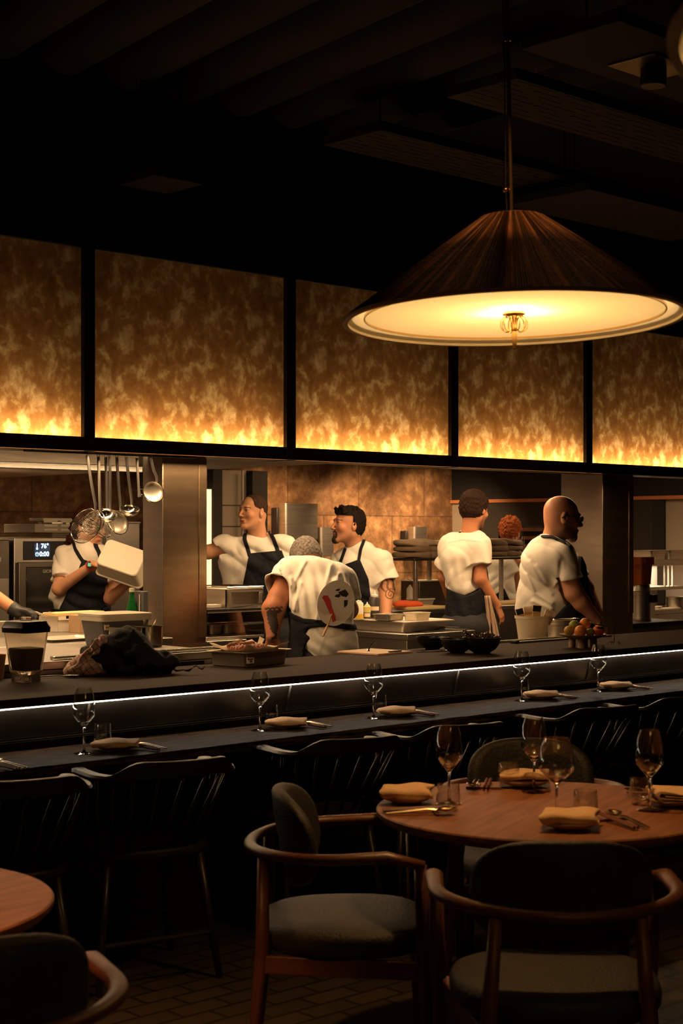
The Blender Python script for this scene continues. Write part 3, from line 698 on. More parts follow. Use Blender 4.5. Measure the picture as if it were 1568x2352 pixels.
# ---- A: woman with curly dark red hair holding a container
def cook_a():
    p = Person('cook with curly dark red hair holding a clear container behind the hanging skimmers', 200, 9.9)
    P = p.P; root = p.root
    c = P(207, 1208, 0); Rm = rot(62, 18, 0); sc = 1.0
    nk = P(200, 1256, .02)
    s = SDF(P(112, 1425, .5) - [0, .85, 0], P(350, 1148, 0) + [0, .35, 0], .0045)
    shL = P(152, 1278, .03); shR = P(256, 1280, .0); elL = P(136, 1352, -.10); wrL = P(213, 1297, -.24); elR = P(254, 1374, -.06); wrR = P(296, 1338, -.22)
    s.ell(P(200, 1330, .03), (.13, .10, .16), .03); s.ell(P(192, 1400, .04), (.13, .10, .12), .05); s.cap(shL, shR, .055, .055, .04)
    put_head(s, c, Rm, sc, tuple(nk), .05, fem=1)
    s.cap(shL, elL, .052, .043, .03); s.cap(elL, wrL, .042, .026, .02); s.cap(shR, elR, .052, .042, .03); s.cap(elR, wrR, .041, .026, .02)
    hand(s, wrL, P(262, 1292, -.30) - wrL, (.1, -.25, -.9), -1, .12, .22, curls=(.05, .15, .22, .3))
    hand(s, wrR, P(326, 1316, -.26) - wrR, (-.25, .3, .95), 1, .25, .15)
    sdf_obj('body', s, 'skin', root, lambda v: face_col(v, c, Rm, sc, (.72, .42, .27), lips=(.55, .15, .12)))
    t = SDF(P(108, 1440, .3) - [0, .6, 0], P(330, 1240, 0) + [0, .35, 0], .006)
    t.cap(P(200, 1285, .02), P(198, 1330, .02), .135, .15, .04); t.ell(P(196, 1350, .02), (.165, .13, .16), .04); t.ell(P(188, 1400, .03), (.17, .14, .12), .05)
    t.cap(shL, shR, .064, .064, .05); t.cap(nk - [0, 0, .05], nk + [0, 0, .012], .07, .058, .03, cut=((nk + [0, 0, .0], (.1, -.3, 1)),))
    tor = t.f.copy()
    sleeve(t, shL, P(146, 1330, -.06), .070, .082, .054, .03); sleeve(t, shR, P(262, 1336, -.03), .066, .076, .054, .03)
    t.cap(P(138, 1340, .03), P(122, 1372, .05), .05, .02, .03); t.cap(P(122, 1372, .05), P(140, 1382, .0), .02, .05, .03)
    hollow(t); shirt_finish(t, 1.3, .0075)
    sdf_obj('shirt', t, 'shirt', root)
    bib = p.Q([(189, 1284), (234, 1300), (246, 1330), (250, 1400), (258, 1460), (118, 1460), (132, 1402), (150, 1366), (180, 1310)], -.12)
    apron_obj(p, t, lambda X, Y, Z: np.maximum(poly2(X, Z, bib), Y - .10), .010, base=np.minimum(tor, t.f))
    for pts in ([(160, 1240), (172, 1262), (192, 1290)], [(216, 1250), (226, 1268), (236, 1304)]):
        q = p.Q(pts, -.1); apron_obj(p, t, lambda X, Y, Z: np.maximum(seg2(X, Z, q, .011), Y - .02), .008, 'apron_strap')
    q = p.Q([(120, 1396), (180, 1400), (240, 1396)], -.12)
    mb = MB().tube([P(120, 1400, .06), P(138, 1402, -.1), P(185, 1404, -.15), P(236, 1400, -.13), P(246, 1396, -.1)], .012, 8, flat=.6)
    mb.tube([P(232, 1397, -.15), P(244, 1388, -.18), P(250, 1398, -.18), P(240, 1404, -.16), P(246, 1418, -.15)], .007, 8)
    ob('apron_tie', mb, 'apron', root)
    def ex(l):
        rnd = random.Random(3)
        l.ell((0, .055, .095), (.05, .045, .045), .01)
        for k in range(34):
            a = rnd.uniform(-1.3, 1.3); z = rnd.uniform(-.16, .06)
            l.ell((math.sin(a) * .085, .03 + math.cos(a) * .075, z), (.022, .022, .026), .008)
    hair_obj(p, c, Rm, sc, lambda X, Y, Z: np.maximum(-(Y + .055 + .35 * np.minimum(Z - .05, 0) * -1), -(Z + .2)), (.050, .013, .007), .012, .006, 90, .30, extra=ex, curl=.004)
    # watch and hoop earring
    ax = (wrL - elL) / np.linalg.norm(wrL - elL); q = Vector(ax).to_track_quat('Z', 'Y').to_euler(); wc = wrL - ax * .02
    wt = tag(ob('wristwatch', MB().at(wc, q).ring([(.030, -.011), (.034, -.011), (.034, .011), (.030, .011)], 24), mat('strap_red', (.55, .07, .04), .5)), 'smart watch with a red strap on a bare forearm', 'watch')
    wt.parent = None; wt.matrix_world = root_m(root)
    nrm = Vector((0, -1, .25)); cq = nrm.to_track_quat('Z', 'Y').to_euler(); cc = Vector(wc) + nrm.normalized() * .034
    ob('watch_case', MB().at(cc, cq).lathe([(0, 0), (.019, 0), (.020, .005), (.017, .009), (0, .009)], 24), 'black_plastic', wt)
    ob('watch_face', MB().at(cc, cq).box(-.010, .010, -.010, .010, .009, .0105), mat('watch_screen', (.1, .5, .4), .3, emis=(.15, .8, .45), estr=.2), wt)
    p.legs(tuple(P(190, 1450, .03)), yaw=20)
    return p
def root_m(root):
    bpy.context.view_layer.update(); return root.matrix_world.copy()
# ---- B: cook with shaved head reaching out to the left
def cook_b():
    p = Person('cook with a shaved head looking aside, one arm stretched out behind the column', 600, 10.5)
    P = p.P; root = p.root; c = P(580, 1176, 0); Rm = rot(-44, -2, 2); sc = .98; nk = P(592, 1232, .03)
    s = SDF(P(420, 1420, 0) - [0, .3, 0], P(690, 1125, 0) + [0, .3, 0], .0038)
    shL = P(522, 1256, .0); shR = P(655, 1258, .02); elL = P(478, 1268, -.02); elR = P(680, 1330, .0)
    s.ell(P(600, 1310, .03), (.16, .10, .17), .03); s.ell(P(605, 1390, .04), (.14, .11, .12), .05); s.cap(shL, shR, .06, .06, .04)
    put_head(s, c, Rm, sc, tuple(nk), .062)
    s.cap(shL, elL, .055, .046, .03); wr = P(395, 1262, -.02); s.cap(elL, wr, .046, .03, .02); s.cap(shR, elR, .056, .046, .03); w2 = P(676, 1400, -.12); s.cap(elR, w2, .044, .03, .02)
    sdf_obj('body', s, 'skin', root, lambda v: face_col(v, c, Rm, sc, (.74, .44, .28), scalp=((.30, .19, .13), .55)))
    t = SDF(P(440, 1430, 0) - [0, .35, 0], P(710, 1200, 0) + [0, .35, 0], .0055)
    t.cap(P(560, 1292, .03), P(634, 1292, .03), .125, .125, .04); t.ell(P(602, 1330, .03), (.20, .135, .18), .05); t.ell(P(602, 1395, .03), (.185, .14, .14), .05)
    t.cap(shL, shR, .066, .066, .05); t.cap(P(560, 1262, .03), P(628, 1262, .03), .075, .075, .03); t.cap(nk - [0, 0, .06], nk + [0, 0, .03], .075, .066, .02, cut=((nk + [0, 0, .012], (-.15, -.35, 1)),))
    tor = t.f.copy(); n = (elL - shL) / np.linalg.norm(elL - shL)
    sleeve(t, shL, P(499, 1265, -.01), .074, .082, .07); sleeve(t, shR, P(676, 1312, .01), .072, .082, .06)
    t.cap(P(520, 1290, 0), P(545, 1400, .02), .03, .05, .06)
    hollow(t); shirt_finish(t, 2.7, .0095); sdf_obj('shirt', t, 'shirt', root)
    bib = p.Q([(572, 1271), (646, 1264), (668, 1320), (690, 1450), (528, 1450), (546, 1390), (562, 1320)], -.12)
    apron_obj(p, t, lambda X, Y, Z: np.maximum(poly2(X, Z, bib), Y - .10), .010, base=np.minimum(tor, t.f))
    for pts in ([(559, 1212), (561, 1240), (573, 1276)], [(611, 1210), (628, 1240), (640, 1272)]):
        q = p.Q(pts, -.1); apron_obj(p, t, lambda X, Y, Z: np.maximum(seg2(X, Z, q, .013), Y - .02), .008, 'apron_strap')
    hair_obj(p, c, Rm, sc, lambda X, Y, Z: np.maximum(-(Y + .045 - .5 * np.maximum(-(Z - .05), 0) ), np.maximum(-(Z + .035 + .0 * X), -(Y * .4 + Z - .02))), (.060, .036, .024), .0018, .0006, 300, .2, .0038, name='stubble_hair')
    p.legs(tuple(P(604, 1440, .03)), yaw=-10)
# ---- C: bent man, seen from behind
def cook_c():
    p = Person('grey haired cook bent over the bench, back to the room, fan at his waist', 725, 8.2)
    P = p.P; root = p.root; c = P(704, 1290, .42); Rm = rot(186, 58, 6); sc = 1.06; nk = P(722, 1318, .36)
    s = SDF(P(590, 1500, .0) - [0, .15, 0], P(825, 1225, .3) + [.05, .48, 0], .0045)
    shL = P(668, 1318, .22); shR = P(778, 1335, .24); elL = P(640, 1374, .10); wrL = P(625, 1462, .0); elR = P(800, 1400, .35); wrR = P(760, 1470, .42)
    s.cap(P(740, 1360, .12), P(728, 1342, .24), .10, .10, .05); s.ell(P(742, 1440, .03), (.14, .13, .16), .06); s.cap(shL, shR, .06, .06, .04)
    put_head(s, c, Rm, sc, tuple(nk), .062)
    s.cap(shL, elL, .064, .058, .03); s.chain([elL, P(628, 1400, .06), wrL], [.056, .060, .032], .02)
    s.cap(shR, elR, .06, .05, .03); s.cap(elR, wrR, .048, .03, .03)
    hand(s, wrL, (-.10, .2, -.9), (.15, -.9, -.1), -1, .5, .1, thumb=.2)
    def col(v):
        C = face_col(v, c, Rm, sc, (.55, .25, .14), brow_on=False)
        for pg in ([(619, 1398), (634, 1402), (645, 1398), (648, 1405), (636, 1410), (640, 1440), (634, 1462), (624, 1450), (614, 1425), (612, 1405)], [(608, 1396), (650, 1394), (650, 1398), (608, 1401)], [(624, 1462), (636, 1458), (636, 1466), (622, 1470)]):
            d = poly2(v[:, 0], v[:, 2], p.Q(pg, .0)) + .003 * np.sin(v[:, 2] * 310) * np.sin(v[:, 0] * 270)
            m = ((d < 0) & (v[:, 1] < .12) & (v[:, 0] < P(655, 1400)[0]))[:, None]; C = np.where(m, np.array([[.05, .035, .03]]), C)
        return C
    sdf_obj('body', s, 'skin', root, col)
    hair_obj(p, c, Rm, sc, lambda X, Y, Z: np.maximum(-(Y + .05), np.maximum(-(Z + .07), -(Y * .5 + Z + .02))), (.20, .17, .145), .006, .0012, 240, .22, .004, curl=.002)
    t = SDF(P(600, 1515, 0) - [.05, .28, 0], P(830, 1245, .3) + [.08, .42, 0], .0048)
    t.cap(P(708, 1336, .27), P(744, 1342, .26), .135, .125, .05)
    t.cap(P(718, 1348, .20), P(734, 1400, .07), .150, .148, .05); t.cap(P(742, 1400, .06), P(744, 1440, .03), .150, .142, .05)
    t.cap(shL, shR, .080, .078, .06); t.cap(P(694, 1318, .34), P(738, 1322, .34), .085, .085, .05)
    t.ell(P(758, 1480, .02), (.150, .15, .14), .05); t.ell(P(748, 1560, .03), (.17, .15, .17), .05)
    t.cap(P(778, 1390, .10), P(780, 1350, .2), .07, .08, .06)
    body = t.f.copy()
    sleeve(t, shL, P(640, 1349, .13), .080, .094, .080); sleeve(t, shR, P(792, 1376, .30), .08, .085, .07)
    hem = p.Q([(560, 1380), (600, 1300), (640, 1200), (860, 1200), (860, 1500), (815, 1508), (760, 1508), (714, 1504), (690, 1480), (700, 1455), (712, 1440), (690, 1425), (655, 1412), (640, 1400)], 0)
    X, Y, Z = t.co((slice(None),) * 3)
    # long folds fanning from the shoulders down to the waist
    fx = np.sin((X * 1.0 + (Z - 1.25) * .32) * 105 + 1.5 * np.sin(Z * 13)) * np.clip((1.44 - Z) * 5, 0, 1) * np.clip((Z - 1.02) * 6, 0, 1)
    t.f = t.f + (.0085 * fx + .0045 * np.sin(X * 60 + Z * 90) * np.clip((1.05 - Z) * 8, 0, 1)).astype(np.float32)
    for pts, r in (([(668, 1330), (664, 1395)], .010), ([(760, 1300), (728, 1420)], .009), ([(778, 1320), (742, 1415)], .009), ([(800, 1350), (752, 1420)], .008), ([(690, 1340), (676, 1400)], .008), ([(700, 1290), (672, 1345)], .007)):
        q = p.Q(pts, 0); d = seg2(X, Z, q, 0.); t.f = t.f - (1.5 * r * np.exp(-(d / .011) ** 2)).astype(np.float32)
    hollow(t); t.f = np.maximum(t.f, poly2(X, Z, hem)).astype(np.float32); sdf_obj('shirt', t, 'shirt', root)
    # apron: wraps his left side and front, ties around the waist
    a = SDF(P(610, 1540, 0) - [.05, .22, 0], P(830, 1350, 0) + [.05, .4, .0], .006); a.f = np.full(a.f.shape, .3, np.float32)
    a.cap(P(724, 1395, .14), P(738, 1440, .06), .150, .165, .05); a.ell(P(738, 1530, .06), (.19, .17, .25), .05)
    ap = p.Q([(652, 1380), (672, 1404), (700, 1424), (720, 1432), (700, 1452), (716, 1462), (700, 1482), (690, 1560), (600, 1560), (640, 1480)], 0)
    apron_obj(p, a, lambda X, Y, Z: np.minimum(np.maximum(poly2(X, Z, ap), Y - .4), np.maximum(-(Y - .16), Z - 1.1)), .004)
    for pts, wd in (([(660, 1410), (695, 1424), (745, 1428), (790, 1436), (818, 1440)], .013), ([(642, 1500), (680, 1446), (712, 1434), (750, 1430), (800, 1440)], .011)):
        q = p.Q(pts, 0); apron_obj(p, t, lambda X, Y, Z: np.maximum(seg2(X, Z, q, wd), Y - .16), .010, 'apron_tie', base=np.minimum(body, t.f))
    p.legs(tuple(P(740, 1520, .03)), yaw=180)
    # paper fan tucked into the tie
    f = thing('paper_fan', 'round paper hand fan tucked behind the bent cook, printed figure in red and black', 'fan')
    f.matrix_world = root_m(root) @ Matrix.Translation(Vector(P(771, 1385, -.185))) @ Euler((R(-8), R(24), R(14))).to_matrix().to_4x4()
    rd = .112; mb = MB(); seg = 48
    out = [(rd * .86 * math.cos(2 * math.pi * k / seg), rd * math.sin(2 * math.pi * k / seg) * 1.08) for k in range(seg)]
    def disc(m, pts, y0, y1):
        n = len(pts); m.add([(x, y0, z) for x, z in pts] + [(x, y1, z) for x, z in pts], [list(range(n)), list(range(2 * n - 1, n - 1, -1))] + [(i, n + i, n + (i + 1) % n, (i + 1) % n) for i in range(n)]); return m
    ob('fan_paper', disc(mb, out, -.001, .001), mat('fan_paper', (.80, .74, .66), .8), f, 20)
    mb = MB()
    for k in range(34):
        an = R(16 + k * 148 / 33); bx, bz = 0, -.09; L = 1.0
        ex = math.cos(an); ez = math.sin(an); t0 = .03; t1 = .0
        for st in range(60):
            q = .03 + st * .004
            if ((bx + ex * q) / (rd * .86)) ** 2 + ((bz + ez * q) / (rd * 1.08)) ** 2 < .97: t1 = q
        mb.tube([(bx + ex * t0, -.0018, bz + ez * t0), (bx + ex * t1, -.0018, bz + ez * t1)], .0007, 4)
    ob('fan_rib', mb, mat('fan_rib', (.62, .50, .34), .6), f)['kind'] = 'stuff'
    ob('fan_handle', MB().tube([(0, -.003, -.06), (.002, -.002, -.12), (.0, 0, -.165), (0, 0, -.185)], [.008, .009, .013, .010], 10, flat=.5), 'wood_light', f)
    blk = MB()
    for q in ([(-.01, .055), (.02, .085), (.045, .07), (.04, .05), (.015, .045)], [(-.015, .04), (0, .05), (.01, .042), (.0, .03), (-.02, .028)], [(.035, .03), (.052, .04), (.06, .015), (.05, -.005), (.042, .01)], [(-.02, .07), (-.005, .078), (-.01, .062), (-.028, .058)]): disc(blk, q, -.0030, -.0012)
    ob('fan_print', blk, mat('ink_black', (.02, .016, .014), .7), f, 0)
    red = MB()
    for q in ([(-.075, .01), (-.055, .018), (-.03, .0), (-.01, -.03), (.02, -.062), (.035, -.085), (.02, -.098), (.0, -.07), (-.03, -.045), (-.055, -.02), (-.078, -.004)],): disc(red, q, -.0030, -.0012)
    ob('fan_print', red, mat('ink_red', (.55, .05, .03), .7), f, 0)
# ---- D: cook with goatee
def cook_d():
    p = Person('dark haired cook with a goatee and tattooed arm looking towards his left hand neighbour', 820, 11.0)
    p.root['label'] = 'dark haired cook with a goatee and a tattooed arm, standing behind the squeeze bottles'
    P = p.P; root = p.root; c = P(799, 1206, 0); Rm = rot(-66, -4, 0); sc = 1.06; nk = P(815, 1256, .04)
    s = SDF(P(745, 1430, 0) - [0, .3, 0], P(925, 1150, 0) + [0, .3, 0], .0038)
    shL = P(785, 1290, .1); shR = P(872, 1290, -.05); elR = P(888, 1352, -.08); wrR = P(886, 1420, -.2); elL = P(780, 1350, .05)
    s.ell(P(835, 1330, .03), (.14, .11, .17), .03); s.ell(P(835, 1400, .04), (.14, .12, .12), .05); s.cap(shL, shR, .06, .06, .04)
    put_head(s, c, Rm, sc, tuple(nk), .066, beard=1)
    s.cap(shR, elR, .062, .058, .03); s.cap(elR, wrR, .055, .033, .02); s.cap(shL, elL, .056, .05, .03); wl = P(800, 1420, -.15); s.cap(elL, wl, .046, .03, .02)
    hand(s, wrR, (-.5, -.5, -.5), (0, .2, -1), 1, .5)
    def col(v):
        C = face_col(v, c, Rm, sc, (.66, .36, .22), beard=((.16, .09, .06), .35))
        q = to_local(v, c, Rm, sc); x, y, z = q.T
        m = ((np.abs(x) < .026) & (z < -.048) & (z > -.14) & (y < -.05) & ~((np.abs(z + .067) < .008) & (np.abs(x) < .017)))[:, None]
        C = np.where(m, C * .22 + np.array([[.03, .02, .015]]), C)
        # scroll tattoo on the near arm
        cx, cz = p.P(896, 1365, -.13)[[0, 2]]; dx = v[:, 0] - cx; dz = v[:, 2] - cz; r = np.hypot(dx, dz); an = np.arctan2(dz, dx)
        sp = (np.sin(r * 330 + an * 1.0) > .35) & (r < .042)
        up = (np.sin(v[:, 0] * 150 + v[:, 2] * 90 + 2 * np.sin(v[:, 2] * 60)) > .3) & (v[:, 2] > cz + .02) & (v[:, 0] < cx + .05)
        arm = (v[:, 0] > P(866, 1350)[0]) & (v[:, 2] < P(0, 1322)[2]) & (v[:, 1] < .05)
        return np.where(((sp | up) & arm)[:, None], C * .28, C)
    sdf_obj('body', s, 'skin', root, col)
    t = SDF(P(745, 1450, 0) - [0, .35, 0], P(925, 1225, 0) + [0, .38, 0], .0055)
    t.cap(P(808, 1305, .05), P(850, 1305, .0), .12, .13, .04); t.ell(P(832, 1345, .02), (.185, .15, .18), .05); t.ell(P(832, 1410, .03), (.18, .15, .14), .05)
    t.cap(shL, shR, .068, .070, .05); t.cap(P(812, 1272, .05), P(838, 1270, .02), .085, .085, .03); t.cap(nk - [0, 0, .06], nk + [0, 0, .03], .08, .070, .02, cut=((nk + [0, 0, .012], (-.45, -.2, 1)),))
    tor = t.f.copy()
    sleeve(t, shR, P(886, 1334, -.07), .082, .092, .074); sleeve(t, shL, P(782, 1330, .08), .074, .08, .066)
    hollow(t); shirt_finish(t, 4.1, .006); sdf_obj('shirt', t, 'shirt', root)
    bib = p.Q([(780, 1301), (826, 1284), (846, 1330), (862, 1460), (772, 1460), (776, 1330)], -.12)
    apron_obj(p, t, lambda X, Y, Z: np.maximum(poly2(X, Z, bib), Y - .12), .010, base=np.minimum(tor, t.f))
    for pts in ([(838, 1236), (828, 1262), (823, 1290)], [(792, 1262), (782, 1290), (774, 1310)]):
        q = p.Q(pts, -.1); apron_obj(p, t, lambda X, Y, Z: np.maximum(seg2(X, Z, q, .011), Y - .06), .008, 'apron_strap')
    def ex(l):
        rnd = random.Random(5)
        for k in range(40):
            a = rnd.uniform(-1.2, 1.2); y = rnd.uniform(-.075, .05)
            l.cap((math.sin(a) * .068, y + .01, .070 + .030 * math.cos(a)), (math.sin(a) * .078, y - .006, .096 + .032 * math.cos(a)), .016, .005, .008)
        for s_ in (-1, 1): l.ell((s_ * .079, -.02, .02), (.007, .022, .03), .008)
    hair_obj(p, c, Rm, sc, lambda X, Y, Z: np.maximum(np.maximum(-(Z + .075), -(Y + .105)), -np.maximum(Z - .062 + .0 * Y, Y - .0 + .45 * np.minimum(Z, 0) * 0 - .012 * 0 + np.where(Z > .0, .035, .0) * 0 + np.where(Z < .062, 0, 0))), (.016, .010, .008), .010, .003, 120, .27, extra=ex)
    def gt(l):
        l.f[:] = .3; l.ell((0, -.086, -.104), (.024, .022, .028), .01); l.cap((-.022, -.088, -.058), (-.020, -.086, -.09), .006, .008, .006); l.cap((.022, -.088, -.058), (.020, -.086, -.09), .006, .008, .006); l.cap((-.020, -.094, -.050), (.020, -.094, -.050), .0045, .0045, .006)
    hair_obj(p, c, Rm, sc, lambda X, Y, Z: np.minimum(-(Y + .0), 0) * 0 - .5 + 0 * X, (.05, .032, .022), 0, .0015, 200, .2, .0038, extra=gt, name='goatee')
    p.legs(tuple(P(834, 1450, .03)), yaw=-30)
# ---- E: cook from behind, dark hair
def cook_e():
    p = Person('dark haired cook seen from behind in untucked shirt and black apron, towel at the hip', 1075, 10.7)
    P = p.P; root = p.root; c = P(1090, 1170, 0); Rm = rot(142, 14, 0); sc = 1.02; nk = P(1078, 1222, -.02)
    s = SDF(P(995, 1440, 0) - [0, .3, 0], P(1175, 1110, 0) + [0, .3, 0], .0045)
    shL = P(1036, 1250, .07); shR = P(1098, 1250, -.07); elR = P(1103, 1330, -.10); wrR = P(1142, 1392, -.06); elL = P(1020, 1325, .10); wrL = P(1032, 1375, .2)
    s.ell(P(1062, 1300, .0), (.12, .10, .18), .03); s.ell(P(1070, 1380, .0), (.12, .11, .12), .05); s.cap(shL, shR, .055, .055, .04)
    put_head(s, c, Rm, sc, tuple(nk), .058)
    s.cap(shR, elR, .05, .044, .03); s.cap(elR, wrR, .043, .027, .02); s.cap(shL, elL, .048, .043, .03); s.cap(elL, wrL, .042, .028, .02)
    hand(s, wrR, P(1153, 1422, -.05) - wrR, (-.6, .3, -.1), 1, .5, .05, .95)
    hand(s, wrL, (.1, .2, -.9), (.6, .3, .1), -1, .5, .05)
    sdf_obj('body', s, 'skin', root, lambda v: face_col(v, c, Rm, sc, (.60, .29, .165), beard=((.10, .06, .045), .6)))
    t = SDF(P(990, 1375, 0) - [0, .32, 0], P(1160, 1195, 0) + [0, .34, 0], .005)
    t.cap(P(1048, 1270, .03), P(1080, 1270, -.03), .115, .12, .04); t.cap(P(1056, 1285, .0), P(1068, 1345, .0), .132, .130, .05)
    t.cap(shL, shR, .062, .064, .05); t.cap(nk - [.0, 0, .06], nk + [0, 0, .02], .085, .066, .03, cut=((nk + [0, 0, .004], (-.12, -.2, 1)),))
    sleeve(t, shR, P(1101, 1296, -.09), .070, .088, .062); sleeve(t, shL, P(1023, 1300, .09), .066, .08, .060)
    X, Y, Z = t.co((slice(None),) * 3); t.f = t.f + (.005 * np.sin(X * 95 + 1.5 * np.sin(Z * 14)) * np.clip((1.42 - Z) * 8, 0, 1) * np.clip((Z - 1.12) * 9, 0, 1)).astype(np.float32)
    d = seg2(X, Z, p.Q([(1030, 1244), (1060, 1238), (1098, 1242)], 0), 0); t.f = t.f - (.004 * np.exp(-(d / .006) ** 2)).astype(np.float32)
    hollow(t); shirt_finish(t, .6, .005); hem = p.Q([(980, 1180), (1180, 1180), (1180, 1310), (1132, 1322), (1118, 1346), (1095, 1352), (1064, 1366), (1040, 1360), (1024, 1350), (980, 1320)], 0)
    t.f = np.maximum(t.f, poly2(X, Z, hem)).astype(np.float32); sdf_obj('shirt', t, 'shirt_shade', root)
    col_ = SDF(P(1040, 1245, 0) - [0, .15, 0], P(1115, 1195, 0) + [0, .15, 0], .004)
    n2 = nk + [.0, 0, .002]
    col_.cap(nk - [0, 0, .04], nk + [0, 0, .04], .076, .070, 0, cut=((n2 + [0, 0, .004], (-.12, -.2, 1)), (n2 - [0, 0, .010], (.12, .2, -1))))
    sdf_obj('apron_strap', col_, 'apron', root)
    a = SDF(P(1000, 1530, 0) - [0, .32, 0], P(1170, 1285, 0) + [0, .32, 0], .007)
    a.cap(P(1070, 1362, .0), P(1076, 1480, .0), .150, .165, .05); a.cap(P(1080, 1480, .0), P(1080, 1540, .0), .165, .17, .04); a.cap(P(1100, 1300, .1), P(1092, 1370, .07), .05, .11, .04)
    ap = p.Q([(1028, 1352), (1064, 1368), (1096, 1354), (1108, 1330), (1104, 1285), (1128, 1290), (1132, 1340), (1134, 1400), (1150, 1560), (1000, 1560), (1020, 1420)], 0)
    X, Y, Z = a.co((slice(None),) * 3); a.f = (np.maximum(a.f + .004 * np.sin(X * 70 + Z * 20), poly2(X, Z, ap))).astype(np.float32); sdf_obj('apron', a, 'apron', root)
    hair_obj(p, c, Rm, sc, lambda X, Y, Z: np.maximum(np.maximum(-(Z + .078 - np.maximum(.03 - Y, 0) * 1.2), -(Y + .1)), -np.maximum(Z - .055, Y + .02)), (.026, .012, .007), .013, .004, 80, .25, curl=.003)
    tw = thing('kitchen_towel', 'striped pale towel hanging from the apron at the hip of the cook seen from behind', 'towel'); tw.matrix_world = root_m(root)
    def tf(u, v):
        q = P(1113 + 10 * v + u * (12 + 14 * v), 1368 + 108 * v, -.15 + .012 * math.sin(u * 14 + v * 3)); return tuple(q)
    ob('towel_cloth', MB().grid(tf, 14, 16), mat('towel', (.50, .34, .24), .95, 0, .3, 60, .3, 30, stretch=(6, 1, .5)), tw, 180, solid=.006)
    p.legs(tuple(P(1078, 1440, .0)), yaw=150)
# ---- F: curly red hair, back turned
def cook_f():
    p = Person('curly red haired cook facing away, hand raised to the face, beyond the towel shelf', 1165, 13.6)
    P = p.P; root = p.root; c = P(1172, 1222, 0); Rm = rot(155, 16, 0); sc = 1.0; nk = P(1163, 1254, -.03)
    s = SDF(P(1105, 1400, 0) - [0, .3, 0], P(1215, 1180, 0) + [0, .35, 0], .005)
    shL = P(1128, 1278, .05); shR = P(1178, 1280, -.05); elR = P(1190, 1348, -.05); wrR = P(1190, 1288, -.12); elL = P(1118, 1340, .08)
    s.ell(P(1152, 1310, .0), (.13, .10, .18), .03); s.ell(P(1152, 1390, .0), (.13, .11, .12), .05); s.cap(shL, shR, .055, .055, .04)
    put_head(s, c, Rm, sc, tuple(nk), .055); s.cap(shR, elR, .048, .044, .03); s.cap(elR, wrR, .042, .028, .02); s.cap(shL, elL, .048, .042, .03); s.cap(elL, P(1135, 1380, .2), .04, .028, .02)
    hand(s, wrR, P(1180, 1240, -.1) - wrR, (-.6, .5, .1), 1, .2, .2)
    sdf_obj('body', s, 'skin', root, lambda v: face_col(v, c, Rm, sc, (.70, .38, .23)))
    t = SDF(P(1095, 1400, 0) - [0, .32, 0], P(1215, 1240, 0) + [0, .34, 0], .0065)
    t.cap(P(1140, 1292, .02), P(1164, 1292, -.02), .12, .12, .04); t.cap(P(1152, 1300, 0), P(1152, 1370, 0), .145, .15, .04)
    t.cap(shL, shR, .064, .064, .05); t.cap(nk - [0, 0, .06], nk + [0, 0, .02], .085, .066, .03, cut=((nk, (-.1, -.2, 1)),))
    sleeve(t, shR, P(1184, 1314, -.06), .07, .084, .06); sleeve(t, shL, P(1122, 1318, .06), .07, .08, .06); hollow(t); shirt_finish(t, 3.3, .005)
    sdf_obj('shirt', t, 'shirt', root)
    ap = p.Q([(1132, 1368), (1156, 1350), (1170, 1380), (1180, 1420), (1120, 1420)], -.1)
    apron_obj(p, t, lambda X, Y, Z: poly2(X, Z, ap), .010)
    def ex(l):
        rnd = random.Random(8)
        for k in range(60):
            v = Vector((rnd.gauss(0, 1), rnd.gauss(.35, .8), rnd.gauss(.45, .8))).normalized()
            l.ell((v.x * .082, .015 + v.y * .1, .04 + v.z * .088), (.019, .019, .019), .004)
    hair_obj(p, c, Rm, sc, lambda X, Y, Z: np.maximum(np.maximum(-(Z + .075 - np.maximum(.03 - Y, 0) * 1.2), -(Y + .12)), -np.maximum(Z - .05, Y + .01)), (.30, .075, .022), .014, .004, 100, .27, extra=ex, curl=.004)
    p.legs(tuple(P(1152, 1420, .0)), yaw=160)
